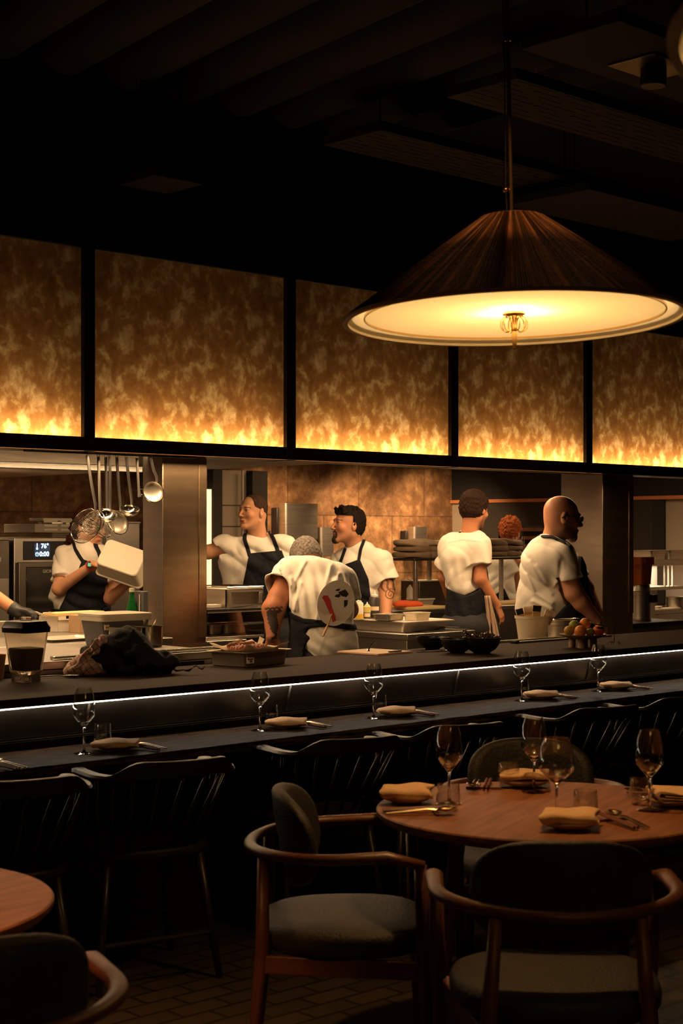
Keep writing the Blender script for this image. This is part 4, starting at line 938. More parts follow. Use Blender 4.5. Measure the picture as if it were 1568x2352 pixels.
# ---- G: bald cook with glasses
def cook_g():
    p = Person('bald bearded cook with dark glasses reaching down over the pans, seen side on', 1280, 9.75)
    P = p.P; root = p.root; c = P(1291, 1189, 0); Rm = rot(100, 8, 0); sc = 1.12; nk = P(1266, 1240, .02)
    s = SDF(P(1180, 1460, 0) - [0, .35, 0], P(1410, 1125, 0) + [0, .3, 0], .0045)
    shR = P(1288, 1280, -.16); shL = P(1300, 1282, .14); elR = P(1318, 1362, -.20); wrR = P(1372, 1425, -.16); elL = P(1345, 1350, .12)
    s.ell(P(1262, 1320, .0), (.13, .14, .18), .03); s.ell(P(1262, 1410, .0), (.14, .15, .14), .05); s.cap(shR, shL, .06, .06, .04)
    put_head(s, c, Rm, sc, tuple(nk), .066, beard=1)
    s.cap(shR, elR, .062, .058, .03); s.chain([elR, P(1335, 1384, -.2), wrR], [.057, .052, .032], .02); s.cap(shL, elL, .056, .048, .03); s.cap(elL, P(1375, 1410, .0), .046, .03, .02)
    hand(s, wrR, (.55, .1, -.8), (-.4, .3, -.5), -1, .35, .1)
    def col(v):
        return face_col(v, c, Rm, sc, (.62, .34, .22), beard=((.22, .14, .10), .45))
    sdf_obj('body', s, 'skin', root, col)
    t = SDF(P(1175, 1450, 0) - [0, .4, 0], P(1390, 1210, 0) + [0, .36, 0], .0055)
    t.cap(P(1262, 1290, .08), P(1262, 1290, -.08), .145, .145, .04); t.cap(P(1258, 1300, 0), P(1264, 1390, 0), .165, .185, .05); t.ell(P(1266, 1385, 0), (.185, .19, .14), .04)
    t.cap(shR, shL, .07, .07, .05); t.cap(P(1250, 1265, -.06), P(1262, 1262, .08), .09, .09, .04); t.cap(nk - [.01, 0, .06], nk + [.01, 0, .02], .09, .074, .03, cut=((nk + [0, 0, .004], (.35, -.1, 1)),))
    t.cap(P(1230, 1290, -.08), P(1222, 1400, -.03), .08, .10, .05)
    sleeve(t, shR, P(1306, 1333, -.18), .086, .090, .074, .03); sleeve(t, shL, P(1328, 1330, .13), .07, .08, .06, .03)
    X, Y, Z = t.co((slice(None),) * 3)
    for pts, r in (([(1212, 1290), (1232, 1330), (1262, 1362)], .010), ([(1206, 1320), (1224, 1362), (1262, 1385)], .012), ([(1222, 1380), (1262, 1398)], .012), ([(1228, 1300), (1250, 1335)], .009), ([(1280, 1290), (1276, 1340)], -.010)):
        d = seg2(X, Z, p.Q(pts, -.1), 0.); t.f = t.f - (r * np.exp(-(d / .013) ** 2)).astype(np.float32)
    hollow(t); shirt_finish(t, 5.2, .005); sdf_obj('shirt', t, 'shirt', root)
    ap = p.Q([(1334, 1276), (1348, 1300), (1350, 1350), (1376, 1430), (1376, 1470), (1240, 1470), (1262, 1420), (1290, 1388), (1320, 1380), (1328, 1330)], -.05)
    a = SDF(P(1220, 1500, 0) - [0, .33, 0], P(1400, 1260, 0) + [0, .33, 0], .007)
    a.cap(P(1290, 1300, .0), P(1292, 1400, 0), .15, .20, .05); a.cap(P(1292, 1400, 0), P(1300, 1500, 0), .20, .22, .05); X, Y, Z = a.co((slice(None),) * 3)
    a.f = np.maximum(a.f, poly2(X, Z, ap)).astype(np.float32); a.f = np.where(Y > -.05, np.maximum(a.f, P(1330, 1300)[0] - .01 - X + .0 * Z), a.f).astype(np.float32)
    sdf_obj('apron', a, 'apron', root)
    q = p.Q([(1240, 1232), (1262, 1232), (1286, 1246)], 0); apron_obj(p, t, lambda X, Y, Z: np.maximum(seg2(X, Z, q, .009), Y - .1), .007, 'apron_strap')
    g = thing('eyeglasses', 'dark framed glasses worn by the bald cook', 'glasses')
    g.matrix_world = root_m(root) @ Matrix.Translation(Vector(c)) @ (Rm.to_4x4()) @ Matrix.Scale(sc, 4)
    for sd in (-1, 1):
        ring = [(sd * .033 + .021 * math.cos(a), -.104 + .10 * (abs(.033 * sd + .021 * math.cos(a)) ** 1.0) * .2, .006 + .015 * math.sin(a)) for a in [2 * math.pi * k / 20 for k in range(20)]]
        ob('lens_frame', MB().tube(ring, .0022, 6, closed=True), 'black_plastic', g)
        ob('lens', MB().add(ring, [list(range(20))]), mat('lens_dark', (.02, .02, .02), .1), g, 0, solid=.001)
        ob('temple', MB().tube([(sd * .054, -.102, .010), (sd * .078, -.07, .012), (sd * .086, .01, .010), (sd * .086, .03, -.006)], .0024, 6), 'black_plastic', g)
    ob('bridge', MB().tube([(-.012, -.107, .010), (0, -.114, .012), (.012, -.107, .010)], .002, 6), 'black_plastic', g)
    p.legs(tuple(P(1275, 1450, .0)), yaw=95)
# ---- H: gloved cook mostly outside the left edge
def cook_h():
    p = Person('cook cut off by the left picture edge, dark gloved hand above the blender', -70, 8.9)
    P = p.P; root = p.root; c = P(-75, 1180, 0); Rm = rot(60, 15); nk = P(-90, 1240, .02)
    s = SDF(P(-190, 1440, 0) - [0, .3, 0], P(50, 1120, 0) + [0, .3, 0], .006)
    shR = P(-50, 1270, -.02); el = P(-40, 1352, -.08); wr = P(30, 1398, -.12); shL = P(-130, 1270, .1)
    s.ell(P(-90, 1320, 0), (.14, .12, .2), .04); s.ell(P(-90, 1400, 0), (.14, .12, .14), .04); s.cap(shL, shR, .06, .06, .04); put_head(s, c, Rm, 1., tuple(nk))
    s.cap(shR, el, .052, .046, .03); s.cap(el, wr, .046, .034, .02); s.cap(shL, P(-140, 1350, .1), .05, .045, .03); s.cap(P(-140, 1350, .1), P(-90, 1400, .25), .045, .03, .03)
    sdf_obj('body', s, 'skin', root, lambda v: face_col(v, c, Rm, 1., (.74, .40, .23)))
    t = SDF(P(-200, 1440, 0) - [0, .32, 0], P(0, 1230, 0) + [0, .33, 0], .008)
    t.cap(P(-95, 1290, .02), P(-80, 1290, 0), .13, .13, .04); t.cap(P(-90, 1300, 0), P(-90, 1420, 0), .16, .16, .04); t.cap(shL, shR, .066, .066, .05)
    sleeve(t, shR, P(-44, 1316, -.05), .072, .084, .064); sleeve(t, shL, P(-137, 1320, .1), .07, .08, .06); hollow(t); shirt_finish(t, 2.2, .004); sdf_obj('shirt', t, 'shirt', root)
    g = SDF(P(-5, 1450, 0) - [0, .35, 0], P(95, 1360, 0) + [0, .2, 0], .0035)
    n = (wr - el) / np.linalg.norm(wr - el); g.cap(wr - n * .012, wr + n * .03, .041, .036, .01, cut=((wr - n * .012, -n),))
    hand(g, wr, (.8, -.1, -.12), (.1, .0, -1), 1, .75, .02, 1.06)
    sdf_obj('glove', g, mat('glove', (.035, .034, .036), .5, 0, .2, 60), root)
    p.legs(tuple(P(-90, 1450, 0)), yaw=40)
for f_ in (cook_a, cook_b, cook_c, cook_d, cook_e, cook_f, cook_g, cook_h): f_()
# ================================================================ pendants
def diff_mat():
    m = bpy.data.materials.new('diffuser'); m.use_nodes = True; MATS['diffuser'] = m
    N = m.node_tree.nodes; L = m.node_tree.links; N.remove(N['Principled BSDF']); out = N['Material Output']
    tr = N.new('ShaderNodeBsdfTranslucent'); tr.inputs[0].default_value = (.36, .30, .20, 1)
    df = N.new('ShaderNodeBsdfDiffuse'); df.inputs[0].default_value = (.6, .5, .36, 1)
    em = N.new('ShaderNodeEmission'); em.inputs[0].default_value = (1, .66, .25, 1); em.inputs[1].default_value = .36
    mx = N.new('ShaderNodeMixShader'); mx.inputs[0].default_value = .25; ad = N.new('ShaderNodeAddShader')
    L.new(tr.outputs[0], mx.inputs[1]); L.new(df.outputs[0], mx.inputs[2]); L.new(mx.outputs[0], ad.inputs[0]); L.new(em.outputs[0], ad.inputs[1]); L.new(ad.outputs[0], out.inputs[0])
diff_mat()
def pendant(loc, label):
    t = thing('pendant_lamp', label, 'pendant lamp', loc, 0, 'cord pendant lamps')
    
    mb = MB(); n = 210; per = 5; NA = n * per; rows = 14
    vs = []; fs = []
    for k in range(rows):
        f = k / (rows - 1); r = .09 + (.502 - .09) * f; z = .300 * (1 - f)
        for i in range(NA):
            a = 2 * math.pi * i / NA; b = (i % per) / per; rnd = math.sin(i // per * 12.9898) * 43758.5453; rnd -= math.floor(rnd)
            o = (.0042 + .003 * rnd) * math.sin(math.pi * b) * (r / .5) ** .35
            vs.append((math.cos(a) * (r + o * .6), math.sin(a) * (r + o * .6), z + o))
    for k in range(rows - 1):
        for i in range(NA): j = (i + 1) % NA; fs.append((k * NA + i, k * NA + j, (k + 1) * NA + j, (k + 1) * NA + i))
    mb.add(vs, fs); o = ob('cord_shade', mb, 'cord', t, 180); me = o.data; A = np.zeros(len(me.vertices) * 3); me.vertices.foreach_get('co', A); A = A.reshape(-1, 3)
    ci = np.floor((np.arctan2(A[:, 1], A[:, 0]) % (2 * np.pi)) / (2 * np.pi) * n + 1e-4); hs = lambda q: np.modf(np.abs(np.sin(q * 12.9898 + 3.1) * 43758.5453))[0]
    v = hs(ci) ** 2.5 * (.35 + .65 * hs(ci * 7 + np.floor(A[:, 2] * 50))); C = np.ones((len(A), 4), np.float32); C[:, :3] = np.array([.020, .007, .003]) + v[:, None] * np.array([.50, .22, .07])  # random bright cord segments: glints painted into the vertex colour
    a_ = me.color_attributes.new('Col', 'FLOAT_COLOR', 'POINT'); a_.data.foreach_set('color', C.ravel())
    mb = MB().lathe([(.487, .004), (.085, .292)], 96); mb.f = [f for f in mb.f if len(f) < 50]; ob('shade_lining', mb, 'shade_lining', t)
    ob('top_cap', MB().lathe([(0, .310), (.06, .310), (.092, .303), (.092, .293), (.05, .291)], 40), 'chair_wood', t)
    ob('rim_band', MB().ring([(.487, -.004), (.503, -.004), (.505, .006), (.487, .006)], 160), 'shade_lining', t, bevel=.001)
    mb = MB().lathe([(0, .026), (.2, .024), (.438, .016)], 96); mb.f = [f for f in mb.f if len(f) < 50]; ob('diffuser', mb, 'diffuser', t)
    ob('diffuser_ring', MB().ring([(.437, .010), (.441, .010), (.441, .018), (.437, .018)], 120), 'brass', t)
    fn = ob('finial', MB().lathe([(0, .022), (.032, .022), (.034, .016), (.010, .012), (.009, -.03), (.006, -.034), (.009, -.05), (.005, -.085), (0, -.087)], 24), 'brass', t)
    mb = MB()
    for k in range(10):
        a = 2 * math.pi * k / 10; mb.tube([((.024 + .016 * math.cos(b)) * math.cos(a), (.024 + .016 * math.cos(b)) * math.sin(a), -.012 + .022 * math.sin(b)) for b in [2 * math.pi * q / 18 for q in range(18)]], .0016, 5, closed=True)
    ob('finial_loops', mb, 'brass', fn)
    H = 3.93 - loc[2]
    rd = ob('rod', MB().tube([(0, 0, .30), (0, 0, H)], .0065, 10), 'brass', t)
    for z in (.83, 1.06, 1.23): ob('joint', MB().tube([(0, 0, z - .004), (0, 0, z + .004)], .0095, 10), 'brass', rd)
    ob('cable', MB().tube([(-.012, 0, .30), (-.016, 0, .38), (-.012, .0, .7), (-.009, 0, H)], .0022, 6), 'black_plastic', t)
    ob('cable_stop', MB().ball((-.016, 0, .385), .008), 'brass', t)
    ob('ceiling_cup', MB().lathe([(0, H), (.05, H), (.05, H + .02), (0, H + .02)], 24), 'black_metal', t)
    for k in range(3):
        a = 2 * math.pi * k / 3 + .4
        ob('bulb', MB().ball((.055 * math.cos(a), .055 * math.sin(a), .11), .022), mat('bulb', (1, .8, .5), .4, emis=(1, .7, .35), estr=3), t)
        point('bulb_light', (.055 * math.cos(a), .055 * math.sin(a), .082), 4.4, (1, .66, .30), .012, t)
    l = bpy.data.lights.new('lamp_throw', 'SPOT'); l.energy = 42; l.color = (1, .50, .17); l.spot_size = R(100); l.spot_blend = 1.; l.shadow_soft_size = .03
    o = bpy.data.objects.new('lamp_throw', l); COL.objects.link(o); o.location = (0, 0, -.09); o.parent = t
    return t
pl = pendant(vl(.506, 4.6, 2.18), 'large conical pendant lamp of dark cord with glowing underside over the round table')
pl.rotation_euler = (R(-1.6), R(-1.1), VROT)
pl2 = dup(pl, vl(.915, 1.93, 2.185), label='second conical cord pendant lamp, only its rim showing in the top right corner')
pl2.rotation_euler = (0, 0, VROT)
# ================================================================ tables
def round_table(l, d, rad, label, legs, rz):
    q = vl(l, d, 0); t = thing('round_table', label, 'table', q, rz, 'round walnut tables')
    ob('table_top', MB().lathe([(0, .706), (rad - .07, .706), (rad - .012, .722), (rad, .735), (rad, .746), (rad - .004, .75), (0, .75)], 96), 'walnut', t, 25)
    for k in range(4):
        a = math.pi / 4 + k * math.pi / 2; c, s_ = math.cos(a), math.sin(a)
        ob('leg', MB().tube([(c * rad * .56, s_ * rad * .56, .706), (c * rad * .72, s_ * rad * .72, 0)], [.024, .016], 14), 'chair_wood', t)
    for k in range(2):
        a = math.pi / 4 + k * math.pi / 2; ob('apron_rail', MB().at((0, 0, 0), (0, 0, a)).box(-rad * .56, rad * .56, -.012, .012, .66, .706), 'chair_wood', t)
    return t
tb = round_table(.602, 4.59, .50, 'round walnut table laid for four under the cord pendant', 4, R(20))
round_table(-1.07, 3.4, .44, 'bare round walnut table cut by the left picture edge', 4, R(10))
# ================================================================ armchair
def superell(w, h, n=28, p=2.6):
    o = []
    for k in range(n):
        a = 2 * math.pi * k / n; c, s_ = math.cos(a), math.sin(a)
        o.append((w * abs(c) ** (2 / p) * (1 if c > 0 else -1), h * abs(s_) ** (2 / p) * (1 if s_ > 0 else -1)))
    return o
def pad(w, h, th, fn, rings=((1, 0), (1.0, .35), (.97, .75), (.90, .97), (.6, 1.05), (.25, 1.08))):
    """soft pad: rounded outline with puffed faces, mapped by fn(x, y, z)"""
    mb = MB(); out = superell(w, h, 40); n = len(out); lay = [(s, -t) for s, t in rings[::-1]] + [(s, t) for s, t in rings[1:]]
    vs = []; fs = []
    for s, t in lay:
        for x, y in out: vs.append(fn(x * s, y * s, t * th / 2))
    m = len(lay)
    for k in range(m - 1):
        for i in range(n): j = (i + 1) % n; fs.append((k * n + i, k * n + j, (k + 1) * n + j, (k + 1) * n + i))
    fs.append(list(range(n))); fs.append([(m - 1) * n + i for i in range(n)]); mb.add(vs, fs); return mb
def armchair(loc, rz, label, gp='walnut armchairs with dark leather pads'):
    t = thing('armchair', label, 'chair', loc, rz, gp)
    path = []; rr = []
    N = 40
    for i in range(N + 1):
        a = math.pi + math.pi * i / N; u = abs(i / N - .5) * 2
        x = .295 * math.cos(a) * (1 if u < 2 else 1); y = -.02 + .26 * math.sin(a); path.append((x, y, .675 + .010 * u)); rr.append(.021 - .003 * (1 - u))
    path = [(-.283, .20, .668), (-.292, .10, .690)] + path + [(.292, .10, .690), (.283, .20, .668)]; rr = [.017, .024] + rr + [.024, .017]
    ob('arm_rail', MB().tube(path, rr, 16, flat=.72), 'chair_wood', t, 180)
    for s in (-1, 1):
        ob('leg', MB().tube([(s * .283, .19, .668), (s * .275, .20, .45), (s * .262, .215, 0)], [.017, .021, .013], 14), 'chair_wood', t, 180)
        ob('leg', MB().tube([(s * .168, -.235, .665), (s * .185, -.235, .42), (s * .205, -.275, 0)], [.015, .020, .013], 14), 'chair_wood', t, 180)
    ob('seat_frame', MB().box(-.262, .262, .185, .21, .355, .405).box(-.19, .19, -.245, -.222, .355, .405).add([(-.27, .2, .355), (-.25, .2, .355), (-.18, -.24, .355), (-.2, -.24, .355), (-.27, .2, .405), (-.25, .2, .405), (-.18, -.24, .405), (-.2, -.24, .405)], [(0, 1, 2, 3), (7, 6, 5, 4), (0, 4, 5, 1), (1, 5, 6, 2), (2, 6, 7, 3), (3, 7, 4, 0)])
       .add([(.27, .2, .355), (.25, .2, .355), (.18, -.24, .355), (.2, -.24, .355), (.27, .2, .405), (.25, .2, .405), (.18, -.24, .405), (.2, -.24, .405)], [(3, 2, 1, 0), (4, 5, 6, 7), (1, 5, 4, 0), (2, 6, 5, 1), (3, 7, 6, 2), (0, 4, 7, 3)]), 'chair_wood', t, bevel=.004)
    ob('seat', pad(.255, .245, .075, lambda x, y, z: (x * (1 + .25 * (y - 0)), y - .012, .44 + z)), 'leather_seat', t, 180)
    def bk(x, y, z):
        a = x / .27; rr_ = .265 - z
        return (rr_ * math.sin(a) * 1.02, -.005 - rr_ * math.cos(a) * .88 + .06 * (1 - 0) - .10 * (y / .3) * .5, .70 + y)
    ob('backrest', pad(.240, .135, .05, bk), 'leather', t, 180)
    return t
ac = armchair(vl(.525, 3.86), VROT, 'dark leather armchair seen from behind in the right foreground')
dup(ac, vl(.02, 4.46), VROT - R(90), label='dark leather armchair seen side on at the left of the laid table')
dup(ac, vl(.655, 5.32), VROT + R(180), label='armchair behind the laid table facing the room, mostly its rounded back')
dup(ac, vl(1.30, 4.45), VROT + R(84), label='armchair at the right end of the laid table, cut by the picture edge')
dup(ac, vl(-.72, 2.95), VROT + R(27), label='armchair in the lower left corner, wooden arm at its right')
# ================================================================ spindle chairs along the ledge
def spindle_chair(loc, rz, label):
    t = thing('spindle_chair', label, 'chair', loc, rz, 'black spindle chairs along the ledge')
    N = 60; secs = []
    def hs(s):                                       # s 0..1 round the horseshoe, open side towards +y
        if s < .22: f = s / .22; return Vector((-.245 - .0 * f, .075 - .175 * f, 0))
        if s > .78: f = (1 - s) / .22; return Vector((.245, .075 - .175 * f, 0))
        a = math.pi + math.pi * (s - .22) / .56; return Vector((.245 * math.cos(a), -.10 + .20 * math.sin(a), 0))
    mb = MB(); vs = []; fs = []
    for i in range(N + 1):
        s = i / N; c = hs(s); tg = (hs(min(1, s + .01)) - hs(max(0, s - .01))).normalized(); nr = Vector((tg.y, -tg.x, 0))
        e = abs(s - .5) * 2; cr = max(0, min(1, (.40 - e) / .20)); cr = cr * cr * (3 - 2 * cr)
        top = .752 + .052 * cr; bot = .732 + .006 * cr; wd = .024 - .010 * cr + (.006 if e > .8 else 0)
        if i in (0, N): wd *= .6
        lean = nr * (.018 * cr)
        for a_, b_ in ((-1, 0), (-.75, 1), (0, 1.12), (.75, 1), (1, 0), (.7, -1), (-.7, -1)):
            z = (top + bot) / 2 + b_ * (top - bot) / 2 * .9; v = c + nr * (wd * a_) + lean * (b_); vs.append((v.x, v.y, z))
    for i in range(N):
        for k in range(7): l = (k + 1) % 7; fs.append((i * 7 + k, i * 7 + l, (i + 1) * 7 + l, (i + 1) * 7 + k))
    fs += [list(range(7)), [N * 7 + k for k in range(7)][::-1]]; mb.add(vs, fs); ob('crest_rail', mb, 'black_chair_wood', t, 50)
    se = lambda x, y: (x, y)
    mb = MB(); out = superell(.245, .225, 48, 2.5); n = len(out)
    vs = []; 
    for s, z in ((.93, .435), (1, .45), (1, .465), (.97, .472), (.8, .466), (.4, .462)): vs += [(x * s, y * s + .10, z) for x, y in out]
    fs = [(k * n + i, k * n + (i + 1) % n, (k + 1) * n + (i + 1) % n, (k + 1) * n + i) for k in range(5) for i in range(n)] + [list(range(n))[::-1], [5 * n + i for i in range(n)]]
    mb.add(vs, fs); ob('seat', mb, 'black_chair_wood', t, 40)
    for k in range(13):
        s = .12 + .76 * k / 12; c = hs(s); a = math.pi * (1.02 + .96 * (s - .12) / .76)
        b = Vector((.222 * math.cos(a), .10 + .205 * math.sin(a) * 1, .465)) if .22 < s < .78 else Vector((c.x * .93, .02 + (c.y + .1) * .55, .465))
        ob('spindle', MB().tube([b, (b + Vector((c.x, c.y, .735))) / 2, (c.x, c.y, .738)], [.0055, .0075, .0055], 8), 'black_chair_wood', t, 180)
    for sx in (-1, 1):
        for sy in (-1, 1):
            ob('leg', MB().tube([(sx * .17, .10 + sy * .15, .445), (sx * .225, .10 + sy * .21, 0)], [.018, .012], 12), 'black_chair_wood', t, 180)
    for sy in (-1, 1): ob('stretcher', MB().tube([(-.207, .10 + sy * .19, .16), (.207, .10 + sy * .19, .16)], .009, 8), 'black_chair_wood', t)
    return t
chx = [2.68, 3.27, 4.10, 4.71, 5.61, 6.24]
chl = ['nearest spindle chair, cut by the left picture edge', 'spindle chair drawn up below the cloth bundle, second from the left edge', 'spindle chair below the doughnut tray, behind the side-on armchair',
       'spindle chair partly behind the left wine glass of the round table', 'spindle chair at the ledge below the fruit plate', 'farthest spindle chair, at the right picture edge']
sc0 = None
for i, x in enumerate(chx):
    y = 4.43
    if sc0 is None: sc0 = spindle_chair((x, y, 0), R(-15), chl[0])
    else: dup(sc0, (x, y, 0), R(-15 + (i * 5) % 3), chl[i])
# ================================================================ tableware
def wine_glass(label, gp, big=False):
    w, h = (.051, .228) if big else (.041, .235); b = .100; m = .142
    o = [(0, 0), (.037, 0), (.038, .0015), (.030, .004), (.008, .008), (.0045, .016), (.0036, .05), (.0040, b - .012), (.0075, b - .002), (w * .55, b + .016), (w * .92, m - .008), (w, m + .004), (w * .985, m + .02), (w * .86, (m + h) / 2 + .02), (w * .66, h - .0006), (w * .655, h)]
    i = [(w * .64, h), (w * .64, h - .001), (w * .84, (m + h) / 2 + .02), (w * .965, m + .02), (w * .975, m + .005), (w * .89, m - .006), (w * .52, b + .018), (.006, b + .004), (0, b + .003)]
    g = ob('wine_glass', MB().lathe(o + i, 40), 'glass', None, 60); g.data.materials.append(MATS['solid_glass'])
    for f in g.data.polygons:
        if .005 < f.center.z < b + .012: f.material_index = 1
    return tag(g, label, 'glass', gp)
def tumbler(label, gp, step=False):
    o = [(0, 0), (.024, 0), (.028, .004), (.028, .010)] if step else [(0, 0), (.021, 0), (.030, .004)]
    o += [(.027, .014), (.033, .022), (.0355, .034), (.034, .055), (.0325, .077), (.0322, .078)] if step else [(.0345, .013), (.036, .028), (.0345, .055), (.0325, .077), (.0322, .078)]
    i = [(.0305, .078), (.0304, .077), (.032, .055), (.0335, .034), (.031, .022), (.025, .0175), (0, .016)] if step else [(.0305, .078), (.0304, .077), (.0322, .055), (.0337, .028), (.032, .014), (.027, .009), (0, .008)]
    return tag(ob('tumbler', MB().lathe(o + i, 36), 'glass', None, 60), label, 'glass', gp)
def plate(label, gp, r=.078):
    o = [(0, 0), (r * .5, 0), (r * .52, .003), (r * .8, .010), (r, .020), (r * 1.0, .023), (r * .975, .023), (r * .78, .014), (r * .5, .008), (0, .007)]
    return tag(ob('plate', MB().lathe(o, 48), 'ceramic', None, 50), label, 'plate', gp)
def napkin(label, gp, seed=0, w=.165, dpt=.115, puff=1.):
    """cloth folded on itself: the section (y, z) is a flattened roll, drawn out along x"""
    rnd = random.Random(seed); ph = rnd.uniform(0, 6); h = .0115 * puff; a = dpt / 2; pr = []
    def ln(y0, z0, y1, z1, n=8): return [(y0 + (y1 - y0) * k / n, z0 + (z1 - z0) * k / n) for k in range(n)]
    def arc(y, z0, z1, sg, n=6): return [(y + sg * abs(z1 - z0) / 2 * math.sin(math.pi * k / n), (z0 + z1) / 2 - (z1 - z0) / 2 * math.cos(math.pi * k / n)) for k in range(n)]
    pr = ln(a * .93, .0, -a, 0) + arc(-a, 0, h * 1.5, -1) + ln(-a, h * 1.5, a, h * 1.55) + arc(a, h * 1.55, h * .6, 1) + ln(a * .97, h * .6, -a * .9, h * .5) + arc(-a * .9, h * .5, h * 1.0, -1) + ln(-a * .9, h * 1.0, a * .8, h * 1.05) + [(a * .8, h * 1.05)]
    n = len(pr); m = 20; vs = []
    for j in range(m + 1):
        u = j / m - .5
        for k, (y, z) in enumerate(pr):
            f = z / (h * 1.55); q = k / n
            vs.append((u * w * (1 + .03 * f * math.sin(y * 40 + ph)) + .012 * f * y / a, y + .012 * u * f + .003 * f * math.sin(u * 7 + ph), z * (1 - .06 * (abs(u) * 2) ** 6) + f * (.0022 * math.sin(u * 9 + ph + y * 20) - .003 * (abs(u) * 2) ** 2) + .004))
    mb = MB().add(vs, [(j * n + k, j * n + k + 1, (j + 1) * n + k + 1, (j + 1) * n + k) for j in range(m) for k in range(n - 1)])
    return tag(ob('napkin', mb, 'linen', None, 40, solid=.0024), label, 'napkin', gp)
def fork(label, gp):
    mb = MB(); P_ = [(0, -.095, .004), (0, -.05, .006), (0, .02, .010), (0, .045, .007)]
    mb.tube(P_, [.0035, .0038, .0024, .0035], 8, flat=.55)
    mb.add([(-.004, .042, .006), (.004, .042, .006), (.0125, .06, .004), (-.0125, .06, .004), (-.004, .042, .008), (.004, .042, .008), (.0125, .06, .006), (-.0125, .06, .006)], [(3, 2, 1, 0), (4, 5, 6, 7), (0, 1, 5, 4), (1, 2, 6, 5), (2, 3, 7, 6), (3, 0, 4, 7)])
    for k in range(4): x = -.0108 + k * .0072; mb.tube([(x, .058, .005), (x, .08, .006), (x, .10, .012)], [.0020, .0018, .0009], 6)
    return tag(ob('fork', mb, 'cutlery', None, 60), label, 'fork', gp)
mat('cutlery', (.62, .47, .28), .22, 1.)
mat('cutlery_wood', (.14, .045, .022), .5, 0, .1, 60)
def spoon(label, gp):
    mb = MB().tube([(0, -.095, .004), (0, -.05, .006), (0, .02, .010), (0, .055, .006)], [.0035, .0038, .0024, .004], 8, flat=.55)
    mb.grid(lambda u, v: (.019 * math.cos(u * 2 * math.pi) * v * (1 - .18 * math.sin(u * 2 * math.pi)), .078 + .029 * math.sin(u * 2 * math.pi) * v, .003 + .008 * v * v), 24, 5)
    return tag(ob('spoon', mb, 'cutlery', None, 60, solid=.0012), label, 'spoon', gp)
def chopstick(label, gp):
    return tag(ob('chopstick', MB().tube([(0, -.10, .006), (0, .10, .006)], [.0052, .0032], 4), 'cutlery_wood', None, 20), label, 'chopstick', gp)
def rest(label, gp):
    return tag(ob('cutlery_rest', MB().box(-.055, .055, -.006, .006, 0, .007), 'cutlery_wood', None, bevel=.001), label, 'cutlery rest', gp)
LZ = .765
def place(o, p, rz=0, rx=0): o.location = p; o.rotation_euler = (rx, 0, rz); return o
# S1 offsets measured in the world from its glass
g1 = atz(193, 1731, LZ); offs = [atz(235, 1710, LZ) - g1, atz(265, 1724, LZ) - g1, atz(326, 1720, LZ) - g1]
sets = [((193, 1731), 'below the black cloth bundle'), ((597, 1678), 'below the doughnut tray'), ((858, 1650), 'below the clipboard'), ((1198, 1610), 'below the brush tub'), ((1374, 1588), 'below the fruit plate')]
G = 'place settings on the ledge'
base = [wine_glass('', G), tumbler('', G), plate('', G), napkin('', G, 4), fork('', G), spoon('', G), chopstick('', G), chopstick('', G), rest('', G)]
names = ['stemmed wine glass', 'low water tumbler', 'small beige side plate', 'folded tan napkin on a small plate', 'fork leaning on the cutlery rest', 'spoon beside the fork', 'dark wooden chopstick nearer the plate', 'dark wooden chopstick nearer the spoon', 'dark wooden cutlery rest']
first = True
def cutl(items, c, rz, k0=0):
    e = [(.020, 0, .006), (.034, .0, .006), (-.016, 0, .007), (-.004, 0, .007), (0, .05, 0)]
    for o, (dx, dy, dz) in zip(items, e):
        v = Vector((dx, dy, 0)); v.rotate(Euler((0, 0, rz))); o.location = Vector(c) + v + Vector((0, 0, dz)); o.rotation_euler = (R(2.5) if dz else 0, 0, rz)
for (px, py), where in sets:
    g = atz(px, py, LZ); its = base if first else [dup(o) for o in base]; first = False
    pos = [g, g + offs[0], g + offs[1], g + offs[1] + Vector((0, 0, .016)), None]
    for o, nm in zip(its, names): o['label'] = nm + ' ' + where; o['group'] = G
    for o, q in zip(its[:4], pos): o.location = q
    its[0].rotation_euler.z = px; its[3].rotation_euler.z = R(-38 + (px % 7)); its[3].location.z = LZ + .015
    cutl(its[4:], g + offs[2], R(6))
g0 = atz(4, 1764, LZ); its = [dup(o) for o in base[4:]]
for o, nm in zip(its, names[4:]): o['label'] = nm + ' at the left picture edge'; o['group'] = G
cutl(its, g0, R(6))
# ---- round table
TZ = .75
G = 'place settings on the round table'
def tset(where, gl, tu, pl_, cu, rz, crz, big=False, nrz=0, seed=1, npf=1.6, step=True):
    a = place(wine_glass('stemmed wine glass ' + where, G, big), atz(gl[0], gl[1], TZ))
    b = place(tumbler('water tumbler ' + where, G, step), atz(tu[0], tu[1], TZ))
    c = atz(pl_[0], pl_[1], TZ); place(plate('small side plate ' + where, G, .080), c)
    place(napkin('thick folded napkin on the plate ' + where, G, seed, .150, .105, npf), c + Vector((0, 0, .016)), VROT + R(rz + nrz))
    it = [fork('fork ' + where, G), spoon('spoon ' + where, G), chopstick('inner wooden chopstick ' + where, G), chopstick('outer wooden chopstick ' + where, G), rest('wooden cutlery rest ' + where, G)]
    cutl(it, atz(cu[0], cu[1], TZ), VROT + R(crz))
tset('at the left side of the round table', (1031, 1846), (1029, 1862), (934, 1843), (960, 1868), 0, -86, seed=2, nrz=2)
tset('at the far side of the round table', (1226, 1820), (1168, 1809), (1205, 1806), (1112, 1806), 180, 172, seed=3, nrz=0)
tset('at the right side of the round table', (1491, 1862), (1472, 1848), (1548, 1850), (1515, 1832), 90, 84, seed=5)
